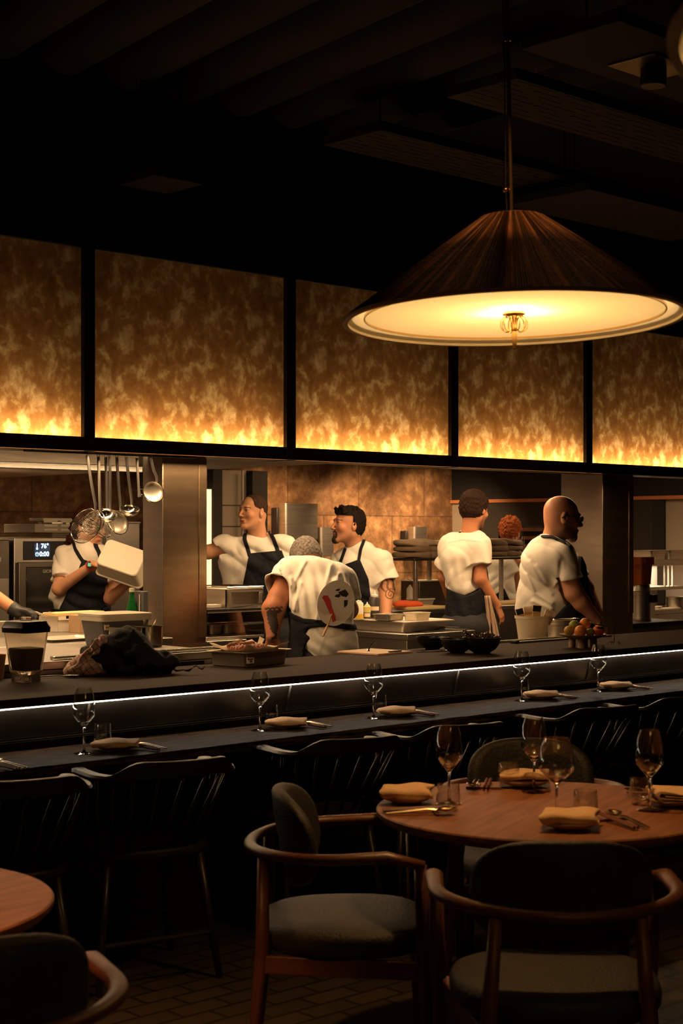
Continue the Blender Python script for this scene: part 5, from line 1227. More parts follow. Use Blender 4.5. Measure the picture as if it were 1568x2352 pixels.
tset('at the front of the round table', (1278, 1880), (1344, 1878), (1308, 1903), (1422, 1893), 0, 22, True, seed=6, nrz=-4, step=False)
# ================================================================ things on the counter
CZ = .966
def rbox(w, d, r, n=5):
    o = []
    for cx, cy, a0 in ((w - r, d - r, 0), (-w + r, d - r, 90), (-w + r, -d + r, 180), (w - r, -d + r, 270)):
        for k in range(n + 1): a = R(a0 + 90 * k / n); o.append((cx + r * math.cos(a), cy + r * math.sin(a)))
    return o
def loft(layers, w=1, d=1, r=.02, n=5, close=True):
    """stack of rounded rectangles: layers of (half width, half depth, z)"""
    mb = MB(); m = 4 * (n + 1); vs = []; fs = []
    for a, b, z in layers: vs += [(x, y, z) for x, y in rbox(a, b, min(r, a * .9, b * .9), n)]
    for k in range(len(layers) - 1):
        for i in range(m): j = (i + 1) % m; fs.append((k * m + i, k * m + j, (k + 1) * m + j, (k + 1) * m + i))
    if close: fs += [list(range(m))[::-1], [(len(layers) - 1) * m + i for i in range(m)]]
    return mb.add(vs, fs)
# blender jar
t = thing('blender_jar', 'clear blender jar of brown paste with a black lid at the left picture edge', 'blender jar', atz(60, 1565, CZ), R(12)); t.scale = (.92, .92, 1.0)
ob('jar', loft([(.050, .050, 0), (.052, .052, .004), (.050, .050, .030), (.056, .056, .04), (.066, .066, .13), (.075, .075, .205), (.072, .072, .205), (.063, .063, .13), (.053, .053, .045), (.01, .01, .043)], r=.024), 'clear_plastic', t)
for k in range(4):
    a = k * math.pi / 2 + math.pi / 4; ob('foot_rib', MB().at((0, 0, 0), (0, 0, a)).box(.030, .058, -.005, .005, .0, .034), 'clear_plastic', t, bevel=.002)
mat('paste', (.24, .13, .06), .6, 0, .3, 40, .3, 20)
mat('paste_film', (.42, .34, .18), .7, 0, .2, 30, .3, 20, trans=.35)
ob('contents', loft([(.048, .048, .046), (.055, .055, .09), (.0605, .0605, .128), (.057, .057, .134), (.03, .03, .126)], r=.022), 'paste', t)
lid = ob('lid', loft([(.080, .080, .196), (.081, .081, .214), (.082, .082, .216), (.078, .078, .222), (.070, .070, .240), (.055, .055, .243)], r=.026), 'black_plastic', t)
ob('lid_plug', loft([(.022, .022, .243), (.022, .022, .255), (.018, .018, .257)], r=.012), 'clear_plastic', lid)
def tspoon(name, label, px, py, z, rz, m='cutlery', cat='spoon'):
    o = spoon(label, None); o.name = name; o.location = atz(px, py, z); o.rotation_euler = (0, 0, rz); o.data.materials[0] = MATS[m]; return o
tspoon('spoon', 'dark metal spoon lying right of the blender jar', 122, 1557, CZ, VROT - R(90), 'steel_dark')
tspoon('spoon', 'small dark spoon lying in front of the black bowls', 1000, 1499, CZ, VROT - R(80), 'steel_dark')
# crumpled apron and towel
q = atz(285, 1548, CZ)
t = thing('apron_bundle', 'crumpled black apron heaped on the counter right of the blender', 'apron', q, VROT)
g = SDF((-.24, -.16, -.01), (.24, .18, .25), .0045); k_ = 3600 / 6.45 / 1000.
for c_, r_ in (((-.03, .02, .07), (.15, .10, .085)), ((.0, .03, .12), (.085, .07, .065)), ((.12, .02, .045), (.10, .08, .05)), ((-.09, -.01, .05), (.07, .09, .055)), ((.02, .04, .155), (.035, .05, .025))): g.ell(c_, r_, .03)
for a_, b_, r_ in (((-.13, -.06, .06), (.0, .02, .15), .018), ((.03, .0, .165), (.15, -.04, .07), .014), ((-.1, -.09, .02), (.05, -.07, .09), .014), ((.0, -.09, .02), (.12, -.07, .05), .012), ((-.08, -.06, .12), (-.02, -.06, .03), .012), ((.06, -.05, .12), (.10, -.08, .02), .012)): g.cap(a_, b_, r_, r_ * .8, .02)
X, Y, Z = g.co((slice(None),) * 3); g.f = np.maximum(g.f + .009 * fold(X, Y, Z, 1.3, 2.2) + .003 * np.sin(X * 90 + Z * 70 + Y * 50), .002 - Z).astype(np.float32)
sdf_obj('cloth', g, mat('black_cotton', (.010, .009, .009), .9, 0, .3, 60), t)
def ribbon(pts, wd):
    mb = MB(); pts = [Vector(p) for p in pts]; vs = []
    for i, p in enumerate(pts):
        tg = (pts[min(i + 1, len(pts) - 1)] - pts[max(i - 1, 0)]).normalized(); a = 1.1 * math.sin(i * .9); s_ = tg.cross(Vector((0, math.sin(a) * .8, 1))).normalized()
        vs += [p + s_ * wd, p - s_ * wd]
    return mb.add(vs, [(2 * i, 2 * i + 1, 2 * i + 3, 2 * i + 2) for i in range(len(pts) - 1)])
pts = [(.17 + .012 * i, -.02 + .02 * math.sin(i * .55), .012 + .008 * abs(math.sin(i * .7)) + (.018 if i > 8 else 0) * abs(math.sin(i))) for i in range(15)]
ob('apron_string', ribbon(pts, .008), 'black_cotton', t, 180, solid=.0015)
t = thing('kitchen_cloth', 'pink checked kitchen cloth sticking out left of the black apron heap', 'cloth', atz(200, 1552, CZ), VROT)
g = SDF((-.12, -.10, -.01), (.14, .14, .19), .004)
g.ell((.0, .02, .03), (.085, .07, .045), .02); g.cap((-.06, 0, .02), (.06, .05, .13), .03, .022, .03); g.cap((.04, .04, .10), (.05, .05, .155), .022, .012, .02); g.cap((-.07, -.03, .015), (.02, -.02, .03), .02, .03, .02)
for k in range(5): g.cap((-.07 + .01 * k, -.04, .01 + .012 * k), (.04, .0, .05 + .024 * k), .007, .006, .008)
X, Y, Z = g.co((slice(None),) * 3); g.f = np.maximum(g.f + .004 * fold(X, Y, Z, 1.8, .7), .002 - Z).astype(np.float32)
def chk(v):
    a = (v[:, 0] * .8 + v[:, 2] * .6); b = (v[:, 2] * .8 - v[:, 0] * .6 + v[:, 1] * .3)
    m = (np.mod(a, .022) < .0025) | (np.mod(b, .030) < .0025); return np.where(m[:, None], np.array([[.16, .09, .08]]), np.array([[.80, .52, .42]]))
m_ = mat('check_cloth', (1, 1, 1), .9, 0, .3, 60, .1, 30, vcol=True)
sdf_obj('cloth', g, m_, t, chk)
# hotel pan with fried twists
PANR = VROT + R(-2)
def hotel_pan(name, label, px, py, z, hw, hd, h, rz, m='steel', cat='pan', gp=None, lidm=None, world=None):
    t = thing(name, label, cat, world or atz(px, py, z), rz, gp)
    ob('pan_body', loft([(hw * .88, hd * .86, 0), (hw * .92, hd * .90, .003), (hw * .95, hd * .94, h - .002), (hw * 1.06, hd * 1.08, h), (hw * 1.06, hd * 1.08, h + .002), (hw * .93, hd * .92, h + .001), (hw * .90, hd * .88, .006), (hw * .4, hd * .4, .005)], r=.022), m, t)
    return t
pc = (atz(470, 1496, 1.03) + atz(672, 1491, 1.03)) / 2; pc.z = CZ
v1 = atz(672, 1491, 1.03) - atz(548, 1503, 1.03); rzp = math.atan2(v1.y, v1.x); L1 = v1.length; v2 = atz(470, 1496, 1.03) - atz(548, 1503, 1.03); L2 = v2.length
t = hotel_pan('hotel_pan', 'stainless pan of fried twisted dough on paper, with a handwritten label', 0, 0, 0, .155, .115, .064, rzp, world=pc)
lab = ob('label', MB().box(-.15, -.10, -.1095, -.1085, .018, .046), 'paper', t)
mat('ink', (.02, .015, .015), .7)
for s_, x_, z_, sz in (('Brown', -.125, .037, .014), ('10/5', -.122, .026, .013)):
    vs, fs = text_mb(s_, sz, .0004); ob('lettering', MB().at((x_, -.1100, z_), (R(90), 0, 0)).add(vs, fs), 'ink', t, 0)
pp = thing('baking_paper', 'crumpled baking paper lining the pan of fried dough', 'paper', pc + Vector((0, 0, .05)), rzp)
ob('sheet', MB().grid(lambda u, v: ((u - .5) * .30 + .01 * math.sin(v * 9), (v - .5) * .22, .006 + .020 * (abs(u - .5) * 2) ** 3 + .028 * (abs(v - .5) * 2) ** 4 + .004 * math.sin(u * 17 + v * 6) * math.cos(v * 13)), 26, 20), 'paper', pp, 60, solid=.0008)
ob('corner_flap', MB().grid(lambda u, v: (.10 + u * .05, .04 - .03 * v + .02 * u, .02 + .045 * u * (1 - v * .5) + .012 * v), 6, 6), 'paper', pp, 60, solid=.0008)
ob('corner_flap', MB().grid(lambda u, v: (-.02 + u * .07, .09 - .01 * v, .018 + .032 * v + .010 * u), 6, 6), 'paper', pp, 60, solid=.0008)
mat('fried', (.42, .12, .035), .5, 0, .35, 90, .4, 25, col2=(.20, .05, .015))
def twist():
    mb = MB()
    for ph in (0, math.pi): mb.tube([(-.04 + .08 * k / 24, .008 * math.cos(k * .62 + ph), .014 + .008 * math.sin(k * .62 + ph)) for k in range(25)], [.0095 * (1 - abs(k / 12 - 1) ** 4 * .5) for k in range(25)], 8)
    return ob('fried_twist', mb, 'fried', None, 180)
base_t = None; rnd = random.Random(4)
for i, (x, y, a) in enumerate([(-.10, .0, 80), (-.07, .01, 70), (-.045, .0, 95), (-.015, -.005, 60), (.01, -.02, 100), (.035, -.01, 85), (.06, .0, 70), (.085, .005, 90), (.0, .035, 20), (.05, .04, 10), (-.06, .045, 15)]):
    o = twist() if base_t is None else dup(base_t); base_t = base_t or o
    v = Vector((x, y, 0)); v.rotate(Euler((0, 0, rzp))); tag(o, 'golden brown fried dough twist lying in the paper lined pan', 'doughnut', 'fried twists in the pan')
    o.location = pc + v + Vector((0, 0, .058 + (.012 if i > 7 else .002 * (i % 3)))); o.rotation_euler = (0, 0, rzp + R(a))
# clipboard
a_ = atz(773, 1500, CZ); b_ = atz(868, 1507, CZ); c_ = atz(947, 1500, CZ); t = thing('clipboard', 'clipboard with pink and white order papers on the counter', 'clipboard', (0, 0, CZ))
d_ = a_ + c_ - b_
def quad(m, ps, z0, z1, sh=0):
    ce = sum(ps, Vector()) / 4; m.add([(p.x, p.y, z0) for p in ps] + [(p.x, p.y, z1) for p in ps], [(0, 3, 2, 1), (4, 5, 6, 7), (0, 1, 5, 4), (1, 2, 6, 5), (2, 3, 7, 6), (3, 0, 4, 7)]); return m
sc_ = lambda ps, f, o=Vector((0, 0, 0)): [(p - sum(ps, Vector()) / 4) * f + sum(ps, Vector()) / 4 + o for p in ps]
bp_ = [a_, b_, c_, d_]
ob('board', quad(MB(), bp_, 0, .004), 'wood_light', t, bevel=.001)
for k in range(4): ob('paper', quad(MB(), sc_(bp_, .97, Vector((.003 * (k - 2), .004 * (k % 2), 0))), .004 + .0016 * k, .0050 + .0016 * k), mat('paper_pink', (.80, .50, .38), .85) if k % 2 == 0 else 'paper', t)
mb = MB(); pa = b_ * .25 + c_ * .75; pb = b_ * .95 + c_ * .05; dn = (d_ - c_).normalized() * .02
mb.tube([(pa.x + dn.x, pa.y + dn.y, .014), (pb.x * .5 + pa.x * .5 + dn.x, pb.y * .5 + pa.y * .5 + dn.y, .014)], .006, 8, flat=.6); ob('clip', mb, 'black_metal', t)
t = thing('bar_lever', 'slim black handled lever with a chrome ball foot behind the clipboard', 'lever', atz(845, 1500, CZ), VROT)
ob('ball_foot', MB().ball((0, 0, .009), .009), 'chrome', t); ob('handle', MB().tube([(0, 0, .012), (.012, 0, .035), (.034, .0, .062)], [.003, .004, .006], 8), 'black_plastic', t)
# bowls
def bowl(label, px, py, r, h):
    pr = [(0, 0), (r * .42, 0), (r * .45, .006), (r * .72, h * .28), (r * .92, h * .62), (r, h), (r * .97, h), (r * .88, h * .62), (r * .68, h * .32), (r * .4, .012), (0, .010)]
    return tag(ob('bowl', MB().lathe(pr, 40), 'bowl_black', None, 60), label, 'bowl', 'matt black bowls on the counter'), atz(px, py, CZ)
o, q = bowl('leftmost and smallest of the three matt black bowls', 993, 1492, .083, .064); o.location = q
o, q = bowl('middle one of the three matt black bowls', 1050, 1500, .084, .070); o.location = q
o, q = bowl('rightmost black bowl, heaped with dark glossy curls', 1106, 1501, .095, .080); o.location = q
mb = MB(); rnd = random.Random(9)
for k in range(90):
    a = rnd.uniform(0, 6.28); rr = .085 * math.sqrt(rnd.random()); x, y = rr * math.cos(a), rr * math.sin(a); z = .070 + .022 * (1 - rr / .085) + rnd.uniform(0, .01); b = rnd.uniform(0, 6.28); L = rnd.uniform(.012, .03)
    mb.tube([(x, y, z), (x + L * .5 * math.cos(b), y + L * .5 * math.sin(b), z + rnd.uniform(0, .014)), (x + L * math.cos(b + .6), y + L * math.sin(b + .6), z + rnd.uniform(-.004, .006))], [.002, .004, .0015], 5)
for k in range(16):
    u = k / 15; mb.ball((-.08 - .045 * u + rnd.uniform(-.008, .008), rnd.uniform(-.01, .01), .085 + .03 * u + rnd.uniform(-.008, .008)), .005, 6, 5)
mb.tube([(-.06, 0, .08), (-.10, 0, .098), (-.128, 0, .112)], .006, 6)
o = tag(ob('dried_garnish', mb, mat('glossy_dark', (.10, .045, .025), .18, 0, .3, 50, coat=.5), None, 60), 'dark glossy dried curls heaped in the rightmost black bowl', 'garnish', kind='stuff'); o.location = q
# low rails on the back of the counter
mat('rail_metal', (.62, .60, .52), .25, .9)
def bar(label, pxa, pxb, Y, z, w_, h_, m='rail_metal'):
    xa, xb = gx(pxa, Y), gx(pxb, Y); return tag(ob('guide_rail', MB().box(xa, xb, Y - w_ / 2, Y + w_ / 2, z, z + h_), m, None, bevel=.002), label, 'rail')
bar('long low steel rail on the counter between bowls and brush tub', 1140, 1330, 5.55, CZ, .03, .012)
bar('shorter low steel rail with a dark end under the fruit plate', 1185, 1400, 5.46, CZ, .03, .010)
tag(ob('rail_end', MB().box(gx(1178, 5.46), gx(1186, 5.46), 5.44, 5.48, CZ, CZ + .016), 'black_plastic', None, bevel=.002), 'small black end piece of the low rail above the brush tub glass', 'end cap')
# fruit plate
fq = atz(1338, 1487, CZ); fd = (fq - Vector((0, 0, EYE))).xy.length
t = thing('fruit_stand', 'low beige stoneware stand carrying citrus and other fruit', 'stand', fq, 0)
ob('plate', MB().lathe([(0, .045), (.06, .045), (.085, .050), (.118, .064), (.122, .070), (.118, .070), (.085, .058), (0, .054)], 48), 'ceramic_dark', t)
for k in range(4):
    a = k * math.pi / 2 + .5; ob('foot', MB().tube([(.055 * math.cos(a), .055 * math.sin(a), 0), (.055 * math.cos(a), .055 * math.sin(a), .047)], .018, 12), 'ceramic_dark', t)
def fruit(label, col, dx, dy, dz, r, col2=None, cat='fruit', nm='orange'):
    o = ob(nm, MB().ball((0, 0, 0), (r, r, r * .92), 24, 16), mat('fruit_' + label[:12].replace(' ', '_'), col, .45, 0, .12, 260, .55, 9, col2=col2 or tuple(c * .6 for c in col)), None, 180)
    p_ = fq + RGT * dx + FWD * dy; o.location = (p_.x, p_.y, CZ + dz); return tag(o, label, cat, 'fruit on the stand')
fruit('orange with a green blush at the left rim of the fruit stand', (.80, .34, .04), -.075, -.03, .088, .028, (.22, .20, .03))
fruit('bright orange at the front of the fruit stand', (1., .30, .04), -.022, -.065, .088, .032)
fruit('green lime on top left of the fruit heap', (.28, .38, .04), -.040, .02, .112, .030, (.30, .26, .03), nm='lime')
fruit('orange on the very top of the fruit heap', (1., .34, .04), .018, .03, .124, .030)
fruit('small yellow green fruit in the middle of the stand', (.35, .28, .03), .030, -.055, .082, .024, nm='lemon')
fruit('red orange fruit at the right rim of the stand', (1., .15, .03), .078, -.02, .088, .031, nm='tomato')
mb = MB()
for cx, cz, a, L in ((.045, .110, -12, .05), (.075, .104, 8, .035), (.03, .142, -25, .04)):
    s_ = math.sin(R(a)); c0 = math.cos(R(a))
    mb.grid(lambda u, v: (cx + (u * c0) * L, -.05 + (v - .5) * .026 * math.sin(math.pi * min(u + .04, 1)) , cz + u * s_ * L + .005 * math.sin(u * 3)), 10, 4)
mb.tube([(.03, -.03, .135), (.06, -.04, .122), (.115, -.03, .112)], .0025, 6)
o = tag(ob('citrus_leaves', mb, mat('leaf', (.06, .12, .03), .4, 0, .1, 30), None, 180, solid=.001), 'green citrus leaves and a twig lying on the fruit', 'leaves', kind='stuff'); o.location = (fq.x, fq.y, CZ); o.rotation_euler.z = VROT
# order spike
t = thing('order_spike', 'thin black wire order spike with spread feet, right of the fruit stand', 'spike', atz(1410, 1480, CZ), VROT)
ob('spike', MB().tube([(0, 0, .012), (0, 0, .155)], [.0022, .0012], 6), 'black_metal', t)
mb = MB()
for k in range(5):
    a = 2 * math.pi * k / 5 + .3; mb.tube([(0, 0, .013), (.028 * math.cos(a), .028 * math.sin(a), .013), (.036 * math.cos(a), .036 * math.sin(a), .0)], .002, 6)
ob('feet', mb, 'black_metal', t)
# ================================================================ steel benches behind the counter
def bench(label, x0, x1, y0, y1, z, th=.035, m='steel_flat', body='steel_flat', vent=False):
    cx, cy = (x0 + x1) / 2, (y0 + y1) / 2; hx, hy = (x1 - x0) / 2, (y1 - y0) / 2
    t = thing('steel_bench', label, 'bench', (cx, cy, 0))
    ob('worktop', MB().box(-hx, hx, -hy, hy, z - th, z), m, t, bevel=.004)
    ob('cabinet', MB().box(-hx + .01, hx - .01, -hy + .015, hy - .01, .02, z - th), body, t, bevel=.003)
    if vent:
        mb = MB(); n = int((vent[1] - vent[0]) / .008)
        for k in range(n): mb.box(vent[0] - cx + k * .008, vent[0] - cx + k * .008 + .004, -hy + .010, -hy + .016, z - .105 + .035, z - .052 + .01)
        ob('vent_grille', mb, 'black_paint', t, 0)
    return t
BZ = 1.02
xe = gx(508, 5.6)
bench('front steel bench at the left carrying tubs and pans', 2.6, xe, 5.585, 6.45, BZ, vent=(gx(372, 5.6), gx(472, 5.6)))
bench('deeper steel bench left of the first column', 2.6, 4.93, 6.46, 7.55, BZ)
bar('bright steel rail on the front edge of the left bench', 120, 495, 5.64, BZ, .035, .016)
bar('second slimmer steel rail just behind the counter at the left', 122, 490, 5.605, BZ, .012, .006)
bench('low steel bench between the column and the bent cook', gx(475, 6.6) + .02, gx(655, 6.3), 6.62, 7.3, .975)
bench('steel island bench in the middle with trays and squeeze bottles', 6.78, 7.39, 6.57, 7.62, .95)
bench('low steel ledge bench under the brush tub', gx(1150, 5.6), gx(1420, 5.75), 5.585, 5.87, .935)
bench('rear steel bench under the towel shelf', 8.05, 11.3, 7.95, 8.6, 1.0)
bench('dark bench right of the second column holding a steel canister', 9.35, gx(1528, 7.2), 7.0, 7.5, .885, m='black_metal', body='steel_dark')
bench('far steel bench at the right picture edge', gx(1497, 8.0), 12.1, 8.0, 8.5, .89)
# ---- left bench things
t = thing('storage_tub', 'lidded translucent tub of dark contents with a sticker on the left bench', 'tub', atz(264, 1480, BZ), R(-2))
ob('tub_body', loft([(.115, .085, 0), (.12, .09, .004), (.14, .105, .125)], r=.03), mat('tub_grey', (.085, .08, .078), .35, 0, .05, 30), t)
ob('lid', loft([(.144, .110, .118), (.148, .114, .122), (.148, .114, .140), (.150, .116, .142), (.150, .116, .152), (.135, .10, .155)], r=.03), mat('tub_lid', (.62, .55, .42), .4, 0, .05, 30, trans=.3), t)
s_ = ob('sticker', MB().box(-.128, -.103, -.108, -.104, .078, .103), 'paper', t)
vs, fs = text_mb('12/4', .010, .0003); ob('lettering', MB().at((-.1155, -.1085, .090), (R(90), 0, 0)).add(vs, fs), 'ink', s_, 0)
def gpan(label, px, py, z, hw, hd, h): return hotel_pan('steel_pan', label, px, py, z, hw, hd, h, 0, 'chrome_s', gp='small steel pans on the left bench')
mat('chrome_s', (.72, .68, .60), .16, 1., .02, 6)
gpan('small deep steel pan next to the dark tub', 288, 1487, BZ, .060, .075, .095)
g2 = gpan('small deep steel pan by the column, spoons standing in it', 338, 1484, BZ, .055, .075, .095)
for i, (dx, dy, a) in enumerate(((.0, .02, 8), (.022, .0, 20), (-.018, -.01, -6))):
    o = ob('spoon', MB().tube([(0, 0, .01), (.02 * math.sin(R(a)), 0, .09), (.09 * math.sin(R(a)), 0, .125)], [.002, .002, .005], 6), 'chrome', None); o.location = g2.location + Vector((dx, dy, .0)); tag(o, 'steel spoon handle standing in the small pan by the column', 'spoon', 'spoons in the small steel pan')
t = thing('carton', 'white open carton with a round printed mark on the left bench', 'carton', atz(142, 1449, BZ), R(10))
mat('carton_white', (.72, .66, .56), .8, 0, .05, 20)
mb = MB().box(-.10, .10, -.075, -.072, 0, .065).box(-.10, .10, .072, .075, 0, .085).box(-.10, -.097, -.075, .075, 0, .085).box(.097, .10, -.075, .075, 0, .06).box(-.10, .10, -.075, .075, 0, .003)
ob('box_wall', mb, 'carton_white', t); ob('flap', MB().grid(lambda u, v: (-.10 - .03 * v, -.075 + .15 * u, .085 + .02 * v + .006 * math.sin(u * 8)), 8, 4), 'carton_white', t, 180, solid=.002)
mb = MB().at((.045, -.0765, .033), (R(90), 0, 0)).ring([(.013, -.0005), (.016, -.0005), (.016, .0005), (.013, .0005)], 24)
mb.box(-.006, -.003, -.008, .008, -.0005, .0005).box(.002, .005, -.008, .008, -.0005, .0005).box(-.004, .003, -.001, .002, -.0005, .0005); ob('printed_mark', mb, 'ink', t, 0)
cb = thing('card_tray', 'brown card box with a blue and white label marked 3', 'box', atz(196, 1452, BZ), R(4))
ob('box', MB().box(-.075, .045, -.05, .05, 0, .095), mat('card', (.42, .27, .15), .8, 0, .05, 20), cb, bevel=.002)
l_ = ob('label', MB().box(-.045, .015, -.0525, -.0505, .028, .075), 'paper', cb); ob('blue_band', MB().box(-.045, .005, -.0532, -.0505, .075, .090), mat('blue', (.02, .16, .36), .6), cb)
vs, fs = text_mb('3', .028, .0006); ob('lettering', MB().at((.004, -.0530, .052), (R(90), 0, 0)).add(vs, fs), 'ink', l_, 0)
o = tag(ob('cutting_board', MB().box(-.17, .17, -.06, .06, 0, .018), 'cutting_board', None, bevel=.003), 'yellow board lying across the white and brown boxes', 'cutting board'); o.location = atz(172, 1452, BZ) + Vector((.06, .10, .088)); o.rotation_euler.z = R(6)
t = thing('bottle', 'green glass bottle with a white cap on the left bench', 'bottle', ray(303, 1448, 8.2).xy.to_3d() + Vector((0, 0, BZ)))
ob('glass_body', MB().lathe([(0, 0), (.031, 0), (.033, .006), (.033, .10), (.029, .14), (.016, .19), (.0125, .21), (.0125, .236), (0, .236)], 28), mat('bottle_green', (.02, .20, .04), .12, 0, 0, trans=.4, ior=1.4), t)
ob('cap', MB().lathe([(0, .236), (.0145, .230), (.0145, .250), (0, .252)], 20), 'white_plastic', t); ob('bottle_label', MB().lathe([(.0335, .03), (.0338, .03), (.0338, .085), (.0335, .085)], 28), mat('label_green', (.10, .34, .10), .5), t)
t = thing('tablet_stand', 'slim upright dark grey device with a pale cable on the left bench', 'device', atz(323, 1468, BZ) * 1.0, R(-8)); t.location = ray(324, 1452, 8.2).xy.to_3d() + Vector((0, 0, BZ))
ob('casing', MB().box(-.016, .016, -.05, .05, 0, .235), mat('grey_plastic', (.10, .10, .095), .4), t, bevel=.004); ob('cable', MB().tube([(-.02, -.02, .22), (-.026, -.03, .12), (-.034, -.05, .0)], .0028, 6), 'white_plastic', t)
o = tag(ob('steel_tray', loft([(.16, .12, 0), (.17, .13, .012), (.175, .135, .014), (.165, .125, .013), (.155, .115, .003)], r=.02), 'steel', None), 'low steel tray on the left bench between blender and tub', 'tray'); o.location = atz(150, 1470, BZ); o.rotation_euler.z = R(3)
o = tag(ob('steel_pot', MB().lathe([(0, 0), (.05, 0), (.052, .01), (.055, .075), (.058, .078), (.053, .076), (.05, .01), (0, .008)], 28), 'steel', None), 'small steel pot behind the blender at the left edge', 'pot'); o.location = atz(2, 1462, BZ)
o = tag(ob('paper_cup', MB().lathe([(0, 0), (.028, 0), (.040, .098), (.042, .10), (.039, .099), (.027, .004), (0, .004)], 28), mat('cup_paper', (.55, .30, .18), .8), None), 'brown paper cup cut by the left picture edge', 'cup'); o.location = atz(-9, 1560, CZ)
# container held by the curly haired cook
p0 = ray(283, 1290, 9.58); t = thing('clear_container', 'large translucent plastic container held up by the curly haired cook', 'container', p0, 0, rot=(R(-118), R(18), VROT + R(-12)))
ob('container_wall', loft([(.13, .085, -.06), (.135, .09, -.055), (.15, .105, .06), (.158, .113, .062), (.158, .113, .068), (.145, .10, .066), (.128, .083, -.05), (.03, .03, -.052)], r=.03), mat('poly_white', (.80, .72, .58), .4, 0, .1, 14, trans=.25, ior=1.2), t)
# ---- hanging utensils
RY = 6.545; RZ = 1.956
rl = thing('utensil_rail', 'steel rail under the bulkhead from which skimmers and ladles hang', 'rail', (gx(270, RY), RY, RZ))
ob('rail_bar', MB().tube([(-.55, 0, 0), (.50, 0, 0)], .005, 10), 'black_metal', rl)
for s_ in (-.5, .45): ob('rail_bracket', MB().tube([(s_, 0, 0), (s_, 0, .012)], .004, 8), 'black_metal', rl)
def utensil(kind, pxh, px, py, r, label, yaw=0, roll=0, tilt=70, dy=0.):
    Y = RY + dy; top = Vector((gx(pxh, Y), Y, RZ - .012)); c = atY(px, py, Y); t = thing(kind, label, kind.replace('_', ' '), top, VROT, 'utensils hanging under the bulkhead')
    inv = Matrix.Rotation(-VROT, 3, 'Z'); e = inv @ (c - top)
    Rm = Euler((R(tilt), R(roll), R(yaw))).to_matrix(); up = Rm @ Vector((0, r, 0)); a = e + up
    pts = [(0, 0, 0), tuple(a * .5 + Vector((0, 0, 0))), (a.x, a.y, a.z + .03), tuple(a)]
    ob('handle', MB().tube(pts, [.0078, .0078, .0078, .006], 8, flat=.25, up=(0, 1, 0)), 'handle_steel', t); ob('hook', MB().tube([(.008 * math.cos(q), 0, .012 + .012 * math.sin(q)) for q in [2 * math.pi * k / 12 for k in range(12)]], .002, 6, closed=True), 'steel', t)
    X4 = Matrix.Translation(e) @ Rm.to_4x4()
    if kind == 'ladle':
        mb = MB(); mb.X = X4; pr = [(r * math.sin(k * math.pi / 20), -r * .8 * math.cos(k * math.pi / 20)) for k in range(11)] + [(r * .96 * math.sin(k * math.pi / 20), -r * .77 * math.cos(k * math.pi / 20)) for k in range(10, -1, -1)]; pr[0] = (0, pr[0][1]); pr[-1] = (0, pr[-1][1])
        mb.lathe(pr, 32); ob('bowl', mb, 'chrome', t, 60)
    else:
        mb = MB(); mb.X = X4; mb.tube([(r * math.cos(q), r * math.sin(q), 0) for q in [2 * math.pi * k / 40 for k in range(40)]], .0030, 6, closed=True); ob('rim', mb, 'chrome', t)
        mb = MB(); mb.X = X4; n = 13 if kind == 'skimmer' else 4; dep = .35 if kind == 'skimmer' else .5
        if kind == 'skimmer':
            for k in range(-n, n + 1):
                x = r * k / (n + .5); h = math.sqrt(max(r * r - x * x, 0))
                f = lambda x, y: -dep * r * (1 - (x * x + y * y) / (r * r))
                pl_ = [h * (2 * j / 8 - 1) for j in range(9)]; mb.tube([(x, y, f(x, y)) for y in pl_], .0008, 4); mb.tube([(y, x, f(x, y)) for y in pl_], .0008, 4)
            ob('wire_mesh', mb, 'chrome', t, 0)
        else:
            pr = [(r * math.sin(k * math.pi / 16), -r * dep * math.cos(k * math.pi / 16)) for k in range(9)]; pr[0] = (0, pr[0][1]); mb.lathe(pr, 32); mb.f = [f for f in mb.f if len(f) < 20]; ob('fine_mesh', mb, mat('fine_mesh', (.62, .58, .48), .35, .9, 0, alpha=.72), t)
            if kind == 'strainer':
                mb = MB(); mb.X = X4; mb.tube([(-r, -.01, 0), (-r - .022, -.02, -.004), (-r - .012, -.045, -.01), (-r + .006, -.04, 0)], .002, 6); ob('rest_hook', mb, 'chrome', t)
utensil('skimmer', 200, 197, 1208, .092, 'largest wire skimmer, hanging nearest the cook\'s face', -38, 22, 68)
utensil('skimmer', 226, 214, 1201, .066, 'medium wire skimmer overlapping the largest one', -36, 22, 68, .05)
utensil('skimmer', 243, 241, 1212, .052, 'small dark wire skimmer below the left ladle', 30, 25, 68, .08)
utensil('ladle', 252, 247, 1180, .054, 'left hanging ladle with a round polished bowl', 0, 14, 28)
utensil('strainer', 268, 270, 1200, .064, 'cloudy fine strainer hanging between the two ladles', 34, 28, 68, .06)
utensil('ladle', 290, 298, 1168, .050, 'right hanging ladle with a round polished bowl', 0, 8, 22)
utensil('strainer', 346, 352, 1130, .056, 'fine round strainer hanging beside the first column', 20, 24, 72)
t = thing('spatula', 'slim steel spatula handle hanging left of the round strainer', 'spatula', (gx(322, RY), RY + .03, RZ - .012), VROT, 'utensils hanging under the bulkhead')
ob('blade', MB().tube([(0, 0, 0), (.01, 0, -.16), (.014, 0, -.2)], [.007, .007, .010], 8, flat=.25, up=(0, 1, 0)), 'handle_steel', t)
